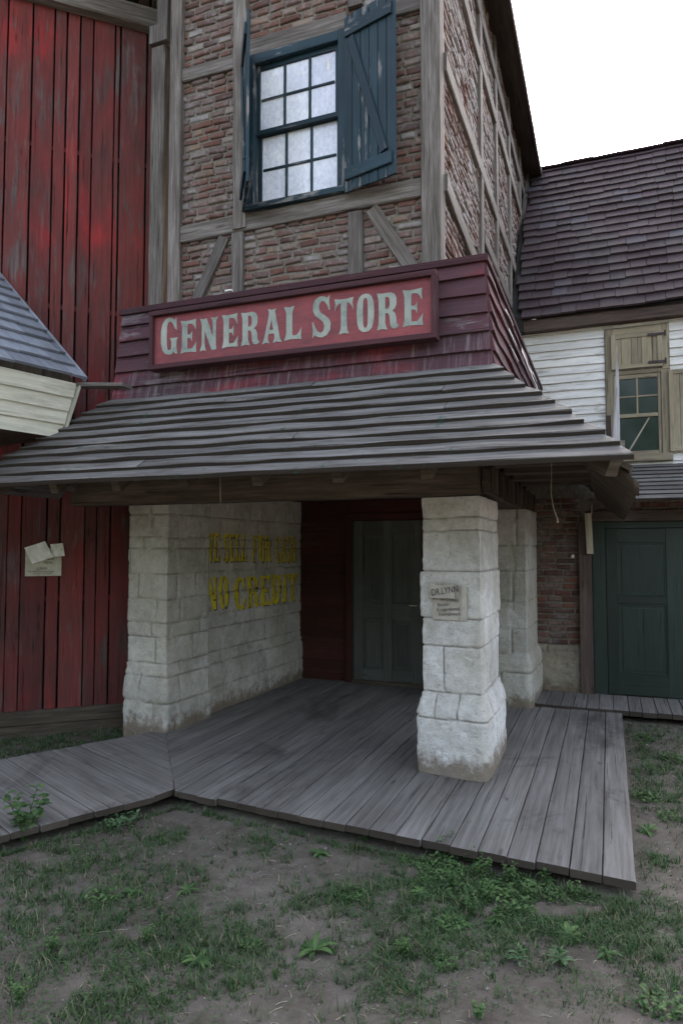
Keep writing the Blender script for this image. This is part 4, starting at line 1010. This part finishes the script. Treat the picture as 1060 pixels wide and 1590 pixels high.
# ================================================================== LOOSE THINGS
g = MB(); g.board((-.20, YL - .085, 1.63), (-.215, YL - .085, 2.10), (.075, 0, 0), (0, .02, 0), r=.9); g.board((-.175, YL - .085, 2.09), (-.172, YL - .085, 2.20), (.018, 0, 0), (0, .015, 0), taper=.5)
tag(g.build('board', 'palewood'), 'short pale unpainted board nailed to the post left of the green door', 'board')
g = MB()
N_ = 9; bx, by = .085, 8.75
for j, (dx, dt, wd) in enumerate(((0, 0, .085), (.035, .012, .07), (-.02, -.01, .06))):
    g.board((bx + dx, by + dt, 2.6), (bx + .055 + dx * .2, by + dt, 4.12 - .25 * j), (wd, 0, 0), (0, .012, 0), taper=.12, wob=.01, seg=14, r=1)
tag(g.build('splintered_board', 'silver'), 'tall silvery splinter of board standing to a point in front of the tan window', 'broken board')
g = MB(); g.box(-.0, .055, 8.80, 8.83, 2.7, 3.30, 'z', wob=.004); tag(g.build('stub_board', 'brownwood'), 'short dark brown board stub at the foot of the splintered board', 'board')
def hang(name, pts, rad, label, m='rope'):
    g = MB(); g.tube(pts, rad, 6); return tag(g.build(name, m, smooth=True), label, 'rope')
hang('hanging_rope', [(-.33, 4.62, 2.40), (-.335, 4.6, 2.17), (-.34, 4.6, 2.05), (-.325, 4.6, 1.95), (-.30, 4.6, 1.88), (-.305, 4.6, 1.86)], [.0022, .0022, .0025, .003, .004, .009], 'frayed rope end hanging under the right end of the porch eave')
hang('hanging_rope', [(-3.02, 4.95, 2.30), (-3.02, 4.95, 2.16), (-3.015, 4.95, 2.07)], [.006, .006, .004], 'short tan rope stub hanging from the porch beam above the stone pier', 'palewood')
g = MB(); g.tube([(-.40, 8.47, 1.585), (-.395, 8.46, 1.60), (-.38, 8.465, 1.62)], [.012, .018, .006], 6); tag(g.build('plaster_scrap', 'flake'), 'tiny white scrap stuck on the brick strip beside the stone pier', 'scrap')
g = MB(); g.board((-2.93, 4.855, 3.835), (-2.87, 4.86, 3.837), (0, .03, 0), (0, 0, .014), r=1); tag(g.build('plaster_scrap', 'flake'), 'small white scrap lying on the maroon cap board above the sign', 'scrap')

def sheet(mb, c, us, vs, nrm, amp, nu=14, nv=12, seed=0, thick=.0015, fold=None):
    c, us, vs, nrm = V(c), V(us), V(vs), V(nrm).normalized(); base = len(mb.v)
    for side in (1, 0):
        for j in range(nv + 1):
            for i in range(nu + 1):
                a, b2 = i / nu, j / nv
                d = amp * (noise.noise(V((a * 3, b2 * 3, seed))) + .5 * abs(noise.noise(V((a * 7, b2 * 7, seed + 4)))))
                if fold: d += fold(a, b2)
                mb.v.append(c + us * a + vs * b2 + nrm * (d + side * thick + .004))
    W_ = nu + 1; off = W_ * (nv + 1)
    for j in range(nv):
        for i in range(nu):
            p = base + j * W_ + i
            mb.f.append((p, p + 1, p + W_ + 1, p + W_)); mb.uv.append([(0, 0)] * 4); mb.r.append(.5)
            q_ = p + off; mb.f.append((q_, q_ + W_, q_ + W_ + 1, q_ + 1)); mb.uv.append([(0, 0)] * 4); mb.r.append(.5)
# poster on barn
c0 = BP(-.965, 1.425, .022); g = MB()
sheet(g, c0, bd * .325, V((0, 0, .27)), bnn, .004, seed=1)
pn = tag(g.build('paper_notice', 'paper', smooth=True), 'yellowed paper notice with its top folded down, nailed to the red barn planks', 'notice')
g = MB(); sheet(g, BP(-.90, 1.545, .036), bd * .185 + V((0, 0, .065)), bd * -.075 + V((0, 0, .155)), bnn, .012, seed=5, fold=lambda a, b2: .035 * (1 - b2))
sheet(g, BP(-.725, 1.61, .036), bd * .115 + V((0, 0, .01)), bd * -.02 + V((0, 0, .125)), bnn, .010, seed=9, fold=lambda a, b2: .03 * (1 - b2)); g.build('folded_flap', 'paperflap', pn, smooth=True)
g = MB(); PB = lambda u, z: BP(-.965 + u, 1.425 + z, .0345)
for s_, sz, u, z, cn in (('LINK', .036, .105, .062, 1.25), ('TRAVELLING MEDICINE', .022, .03, .036, 1.0), ('& PHOTOGRAPHIC COMPANY', .013, .07, .018, .95), ('HOTEL', .03, .17, .12, .8), ('GRAND', .024, .19, .155, .8)): text_mesh(g, s_, sz, PB, u, z, cn)
g.build('print', 'ink', pn)
# poster on pillar
yp = 5.125; g = MB(); sk_ = V((.988, -.152, 0)); npz = V((-.152, -.988, 0)); c0 = V((-1.265, 5.166, 1.155))
bul = lambda a, b2: .014 * math.sin(math.pi * min(1, a * 1.0)) * .6
sheet(g, c0, sk_ * .245, V((0, 0, .26)), npz, .006, seed=3, fold=bul)
pn = tag(g.build('paper_notice', 'paper2', smooth=True), 'weathered paper notice with a curled top flap, pasted on the white stone pillar', 'notice')
g = MB(); sheet(g, c0 + V((-.018, 0, .165)) + npz * .016, sk_ * .215, sk_ * -.006 + V((0, 0, .115)), npz, .006, seed=6, fold=lambda a, b2: .03 * (1 - b2))
sheet(g, c0 + V((0, 0, .0)) + sk_ * .215 + npz * .004, sk_ * .065, V((0, 0, .255)), npz, .01, nu=5, seed=13, fold=lambda a, b2: .012 * math.sin(math.pi * a)); g.build('folded_flap', 'paper2', pn, smooth=True)
g = MB(); PP = lambda u, z: c0 + sk_ * u + V((0, 0, z)) + npz * .026
for s_, sz, u, z, cn, ro in (('Entertainment', .038, .06, .03, .8, .06), ('& Legerdemain', .038, .045, .062, .8, .09), ('Boston', .038, .05, .10, .85, .10), ('MYSTIFIER', .036, .075, .138, .9, .0)): text_mesh(g, s_, sz, PP, u, z, cn, ro)
PP2 = lambda u, z: c0 + sk_ * u + V((0, 0, z)) + npz * (.030 + .03 * max(0, min(1, (.28 - z) / .115)))
text_mesh(g, 'DR.LYNN', .07, PP2, .012, .18, .74, .17); text_mesh(g, 'THE GREAT', .016, PP2, .04, .262, .9, .03)
g.build('print', 'ink', pn)

# ================================================================== VEGETATION
BL = [(-0.84,3.81,.3),(-0.61,3.7,.3),(-0.39,3.49,.3),(-0.96,3.46,.22),(-0.16,3.52,.25),(0.01,3.65,.2),(0.21,3.73,.22),(-0.73,3.3,.25),(-0.9,3.01,.15),(0.16,3.23,.2),(-2.74,2.77,.25),(-2.38,2.78,.22),(-2.03,2.68,.2),(-3.07,3.1,.2),(-2.72,3.23,.22),(-2.47,2.4,.2),(-2.04,2.28,.22),(-2.14,3.15,.15),(-1.7,2.6,.2),(-1.46,2.74,.15),(-1.8,2.3,.2),(-1.45,3.27,.12),(-0.87,2.74,.12),(-1.29,3.4,.06),(-2.02,3.78,.12),(-2.49,4.27,.12),(-1.9,4.57,.1),(-1.41,4.12,.12),(0.25,6.43,.25),(0.37,5.39,.2),(0.29,7.31,.3),(0.17,5.58,.2),(0.48,6.16,.3),(-3.14,3.66,.12),(-3.07,4.11,.08),(-3.57,3.38,.15),(-1.11,4.14,.12),(0.2,4.46,.1),(-2.59,3.66,.08),(-1.78,2.89,.12)]
def on_boards(x, y):
    if -3.9 < x < .12 and y > yf(x) - .01: return True
    if x > -1.2 and y > 7.68: return True
    d = V((x, y)) - A; return d.dot(e2) > -.3 and -.012 < d.dot(V((-e2.y, e2.x)) * -1) < 1.34 or False
def left_walk(x, y):
    # between front edge and back edge lines
    p = V((x, y)); f = (p - A); side = e2.x * f.y - e2.y * f.x        # <0: on the boards' side
    c = (p - C0); dc = (C1 - C0).normalized(); side2 = dc.x * c.y - dc.y * c.x
    return side < .01 and side2 > -.02
e2n = e2.normalized()
def blocked(x, y):
    if y > 8.4: return True
    if -3.9 < x < .12 and y > yf(x) - .012: return True
    if x > -1.2 and y > 7.68: return True
    if left_walk(x, y): return True
    q_ = (V((x, y, 0)) - O).dot(bnn)
    return q_ < .06
gr = MB()
def blade(x, y, h, r):
    z = gz(x, y) - .004; a = U(0, 6.28); lean = U(.2, 1.3) * h; dx, dy = math.cos(a) * lean, math.sin(a) * lean; w_ = U(.0014, .0032); b = a + U(1, 2)
    wx, wy = math.cos(b) * w_, math.sin(b) * w_; i = len(gr.v)
    gr.v += [(x - wx, y - wy, z), (x + wx, y + wy, z), (x + dx * .35 - wx * .8, y + dy * .35 - wy * .8, z + h * .6), (x + dx * .35 + wx * .8, y + dy * .35 + wy * .8, z + h * .6), (x + dx, y + dy, z + h)]
    gr.f += [(i, i + 1, i + 3, i + 2), (i + 2, i + 3, i + 4)]; gr.uv += [[(0, 0)] * 4, [(0, 0)] * 3]; gr.r += [r, r]
rr = random.Random(5)
def tuft(x, y, k, hmax, rad):
    t = rr.random()
    for _ in range(k):
        a, d = rr.uniform(0, 6.28), rad * math.sqrt(rr.random()); bx_, by_ = x + d * math.cos(a), y + d * math.sin(a)
        if not blocked(bx_, by_): blade(bx_, by_, hmax * rr.uniform(.35, 1), min(1, max(0, (.3 + t * .4) + rr.gauss(0, .16))) if rr.random() > .09 else rr.uniform(.9, 1))
for (bx_, by_, br) in BL:
    for _ in range(int(300 * br / .2)):
        x, y = rr.gauss(bx_, br * 1.0), rr.gauss(by_, br * 1.0)
        if blocked(x, y) or noise.noise(V((x * 4, y * 4, 9))) < -.28: continue
        tuft(x, y, rr.randint(3, 9), rr.choice([.012, .02, .028, .038, .07]), rr.uniform(.01, .03))
for (bx_, by_, br) in BL + [(-.84,3.86,.22),(-.6,3.76,.25),(-.4,3.62,.25),(-.75,3.5,.25),(-.3,3.7,.2),(-1.0,3.8,.15)] * 2:      # tiny creeping leaves between the blades
    for _ in range(int(900 * br / .2)):
        x, y = rr.gauss(bx_, br * 1.05), rr.gauss(by_, br * 1.05)
        if blocked(x, y) or noise.noise(V((x * 5, y * 5, 4))) < -.1: continue
        z = gz(x, y); a = rr.uniform(0, 6.28); l = rr.uniform(.006, .017); w_ = l * .32; t_ = rr.uniform(.002, .022); dz = rr.uniform(-.004, .008)
        ca, sa = math.cos(a), math.sin(a); i = len(gr.v)
        gr.v += [(x, y, z + t_), (x + ca * l * .5 - sa * w_, y + sa * l * .5 + ca * w_, z + t_ + dz), (x + ca * l, y + sa * l, z + t_), (x + ca * l * .5 + sa * w_, y + sa * l * .5 - ca * w_, z + t_ + dz)]
        gr.f.append((i, i + 3, i + 2, i + 1)); gr.uv.append([(0, 0)] * 4); gr.r.append(rr.uniform(.3, .85))
for _ in range(2600):    # thin scatter everywhere
    x, y = rr.uniform(-4, 1.6), rr.uniform(1.9, 8)
    if blocked(x, y) or noise.fractal(V((x * 1.4, y * 1.4, 3)), 1, 2, 3) < .0: continue
    tuft(x, y, rr.randint(2, 8), rr.uniform(.01, .04), .03)
for _ in range(5200):      # brighter strip between the barn sill and the walkway
    x, y = rr.uniform(-6.2, -3.9), rr.uniform(2.4, 5.7)
    p = V((x, y)); c = p - C0; dc = (C1 - C0).normalized()
    if dc.x * c.y - dc.y * c.x > -.04 or (V((x, y, 0)) - O).dot(bnn) < .08: continue
    if noise.noise(V((x * 3, y * 3, 1))) < -.25: continue
    tuft(x, y, rr.randint(5, 9), rr.uniform(.03, .06), .03)
for _ in range(260):      # fringe along deck edges
    t = rr.random(); x = -2.86 + 2.96 * t; tuft(x, yf(x) - rr.uniform(.02, .07), rr.randint(2, 7), rr.uniform(.02, .07), .02)
    c = rr.uniform(0, 1.6); p = A + e2 * c - dr * .05; tuft(p.x, p.y, rr.randint(2, 7), rr.uniform(.02, .06), .02)
tag(gr.build('grass', 'grass'), 'sparse tufts of short green grass growing over the dirt', 'grass', kind='stuff')
# straw, pebbles and chips
g = MB()
for _ in range(1700):
    x, y = rr.uniform(-3.6, 1.3), rr.uniform(2.0, 7.6)
    if blocked(x, y): continue
    z = gz(x, y) + .002; a = rr.uniform(0, 3.14); l = rr.uniform(.008, .05) if rr.random() < .85 else rr.uniform(.05, .11)
    m = (x + math.cos(a) * l * .5 + rr.uniform(-.004, .004), y + math.sin(a) * l * .5, z + .004)
    g.tube([(x, y, z), m, (x + math.cos(a) * l, y + math.sin(a) * l, z)], rr.uniform(.0007, .0018), 4)
tag(g.build('straw_litter', 'straw'), 'thin dry straw and twigs scattered on the dirt', 'straw', kind='stuff')
g = MB()
for _ in range(2600):
    x, y = rr.uniform(-3.6, 1.3), rr.uniform(2.0, 7.6)
    if blocked(x, y): continue
    z = gz(x, y); s_ = rr.uniform(.002, .006) if rr.random() < .93 else rr.uniform(.007, .013); i = len(g.v)
    for (a, b_, c) in ((1, 0, 0), (0, 1, 0), (-1, 0, 0), (0, -1, 0), (0, 0, .8)): g.v.append((x + a * s_ * rr.uniform(.6, 1.2), y + b_ * s_ * rr.uniform(.6, 1.2), z + c * s_ * rr.uniform(.6, 1.1)))
    for k in range(4): g.f.append((i + k, i + (k + 1) % 4, i + 4)); g.uv.append([(0, 0)] * 3); g.r.append(rr.random())
tag(g.build('pebbles', plain('small_stones', (.12, .11, .10), (.30, .28, .27), 40)), 'small grey pebbles scattered on the dirt', 'pebbles', kind='stuff')

# broad-leaved weeds
def leaf(mb, base, az, el, l, w_, droop, r, fold_=.25):
    d = V((math.cos(az), math.sin(az), 0)); side = V((-math.sin(az), math.cos(az), 0)); p = V(base); n_ = 5; i0 = len(mb.v); e = el
    for k in range(n_ + 1):
        t = k / n_; ww = w_ * (math.sin(math.pi * min(1, t * .9 + .08)) ** .8) * (1 if t < 1 else 0) + .0004
        up_ = V((0, 0, 1)) * math.cos(e) - d * math.sin(e)
        mb.v += [p - side * ww + up_ * ww * fold_, p, p + side * ww + up_ * ww * fold_]
        p = p + (d * math.cos(e) + V((0, 0, 1)) * math.sin(e)) * (l / n_); e -= droop / n_
    for k in range(n_):
        a = i0 + k * 3
        for j in (0, 1): mb.f.append((a + j, a + j + 1, a + j + 4, a + j + 3)); mb.uv.append([(0, 0)] * 4); mb.r.append(r)
def weed_mesh(kind, seed):
    q_ = random.Random(seed); g = MB()
    if kind == 'rosette':       # upright whorl of narrow leaves
        h = .075; g.tube([(0, 0, -.01), (.004, 0, h * .5), (0, .003, h)], [.003, .0025, .002], 5, .5)
        for k in range(30):
            t = q_.random(); leaf(g, (0, 0, h * (.25 + .75 * t)), k * 2.4, .15 + 1.15 * t ** 2, q_.uniform(.05, .08) * (1.15 - .5 * t), q_.uniform(.006, .009), q_.uniform(.3, .9), q_.random())
    elif kind == 'bush':        # branching goosefoot-like weed
        for s_ in range(7):
            az = s_ * .9 + q_.uniform(-.3, .3); ln = q_.uniform(.12, .24); tip = V((math.cos(az) * ln * .4, math.sin(az) * ln * .4, ln)); g.tube([(0, 0, -.02), tip * .5 + V((0, 0, .01)), tip], [.003, .0022, .001], 5, .5)
            for k in range(13):
                t = .25 + .75 * k / 12; p = tip * t; leaf(g, p, k * 2.4 + s_, q_.uniform(.0, .6), q_.uniform(.03, .055), q_.uniform(.009, .015), q_.uniform(.4, 1.2), q_.random())
    elif kind == 'clump':       # dense mat of little leaves
        for k in range(110):
            a, d = q_.uniform(0, 6.28), .075 * math.sqrt(q_.random()); leaf(g, (d * math.cos(a), d * math.sin(a), q_.uniform(0, .035)), q_.uniform(0, 6.28), q_.uniform(-.1, .8), q_.uniform(.012, .026), q_.uniform(.004, .007), .5, q_.random())
    else:                       # flat rosette of broad jagged leaves
        for k in range(11): leaf(g, (0, 0, .004), k * 2.4 + q_.uniform(-.3, .3), q_.uniform(.25, .7), q_.uniform(.07, .12), q_.uniform(.010, .016), q_.uniform(.6, 1.3), q_.random())
    return g
protos = {}
def weed(kind, m, x, y, sc, label, group, seed=1):
    key = (kind, m, seed)
    if key not in protos:
        o = weed_mesh(kind, seed).build('weed', m); protos[key] = o
    else: o = protos[key].copy(); S.collection.objects.link(o)
    for kk in ('label', 'category', 'group'):
        if kk in o: del o[kk]
    o.location = (x, y, gz(x, y) + .002); sc *= (.78 if kind == 'rosette' else 1.25) if group == G1 else .95; o.scale = (sc, sc, sc * U(.85, 1.15)); o.rotation_euler = (U(-.1, .1), U(-.1, .1), U(0, 6.28))
    return tag(o, label, 'weed', group)
G1 = 'weeds growing in the dirt'
weed('rosette', 'paleleaf', -.40, 3.13, 1.0, 'pale spiky rosette weed, left one of the pair in the right foreground', G1)
weed('rosette', 'paleleaf', -.23, 3.20, 1.1, 'pale spiky rosette weed, right one of the pair in the right foreground', G1, 2)
weed('bush', 'leaf', -3.39, 3.30, 1.05, 'leafy upright weed standing against the front edge of the left walkway', G1)
weed('bush', 'leaf', -3.62, 3.13, 1.1, 'leafy weed cut by the left edge of the picture, beside the walkway', G1, 2)
weed('clump', 'leaf', -1.26, 3.38, .75, 'small dense green clump alone on bare dirt in the middle foreground', G1)
weed('flat', 'leaf', -1.62, 3.80, .7, 'low flat weed on bare dirt midway to the porch edge', G1)
weed('flat', 'leaf', -2.53, 4.24, .95, 'grassy weed at the porch edge near the deck corner seam', G1, 2)
weed('bush', 'leaf', -.92, 4.03, .55, 'upright weed touching the porch edge in front of the pillar', G1, 3)
weed('rosette', 'leaf', -1.43, 4.08, 1.0, 'spiky green weed against the porch edge left of the pillar', G1, 3)
weed('clump', 'paleleaf', -3.0, 3.72, 1.3, 'yellow-green creeping clump along the left walkway edge', G1, 2)
spots = [(-.9,3.93,'clump',1.2),(-.68,3.85,'bush',.55),(-.52,3.85,'bush',.5),(-.8,3.68,'bush',.5),(-.47,3.6,'clump',1.3),(-.3,3.78,'clump',1.0),(-.66,3.45,'bush',.4),(-.95,3.7,'clump',1.0),(-.42,3.72,'bush',.42),(-.2,3.8,'bush',.4),(-.84,3.81,'clump',1.3),(-.93,3.54,'flat',.8),(-.74,3.96,'rosette',1.1),(-.57,3.72,'clump',1.4),(-.35,3.9,'rosette',.9),(-.73,3.59,'clump',1.3),(-.6,3.61,'bush',.5),(-.21,3.44,'flat',.9),(-2.09,3.13,'flat',.8),(-2.43,2.89,'clump',1.2),(-1.99,2.67,'bush',.4),(-2.33,3.0,'flat',.8),(-1.26,2.9,'flat',1.1),(-.87,3.0,'bush',.45),(-.04,3.35,'flat',.7),(-.69,2.99,'clump',.8),(-.5,2.72,'bush',.35),(-1.54,2.82,'clump',.8),(-1.7,2.65,'flat',.8),(-2.34,2.45,'bush',.4),(.15,3.05,'clump',1.2),(-2.2,2.14,'bush',.4),(-.54,3.44,'rosette',.8),(-.73,3.3,'clump',1),(-.39,4.12 - .28,'flat',.9),(-.7,3.37,'flat',.7),(-1.13,3.9,'flat',.6),(-1.0,3.86,'clump',.9),(-.48,3.86,'clump',1.1)]
for i, (x, y, k, sc) in enumerate(spots):
    weed(k, 'leaf', x, y, sc, 'low green weed among the grass tufts of the foreground dirt', 'low weeds among the foreground grass', 1 + i % 3)
for i, (x, y, k, sc) in enumerate([(.28,7.07,'clump',1.4),(.28,6.09,'bush',.5),(.2,5.44,'clump',1.5),(.48,6.52,'clump',1.5),(.2,4.84,'flat',.9),(.24,6.75,'bush',.4),(.34,5.1,'clump',1)]):
    weed(k, 'leaf', x, y, sc, 'low green weed on the dirt strip right of the porch deck', 'weeds right of the porch deck', 1 + i % 3)
# the wood across the yard, behind the viewer (seen only as the green in the window panes)
g = MB(); r2 = random.Random(77)
for k in range(15):
    cx, cy = -34 + 5 * k + r2.uniform(-1, 1), -17 + r2.uniform(-2, 2); H = r2.uniform(7.5, 10)
    g.tube([(cx, cy, -.2), (cx + .2, cy, H * .4), (cx, cy + .2, H * .8)], [.25, .17, .06], 7, .1)
    for _ in range(1100):
        a, b_ = r2.uniform(0, 6.28), r2.uniform(-1, 1); rad = (r2.random() ** .45); sc_ = math.sqrt(1 - b_ * b_)
        p = V((cx + math.cos(a) * sc_ * rad * 3.3, cy + math.sin(a) * sc_ * rad * 2.6, H * .52 + b_ * rad * H * .50))
        u_ = V((r2.gauss(0, 1), r2.gauss(0, 1), r2.gauss(0, 1))).normalized(); w2 = u_.orthogonal().normalized(); l = r2.uniform(.16, .38)
        g.face([p - u_ * l, p + w2 * l * .5, p + u_ * l, p - w2 * l * .5], r=r2.random() * .6)
tag(g.build('woodland', 'leaf'), 'dark green trees across the yard, mirrored in the small tan framed window', 'trees', kind='stuff')
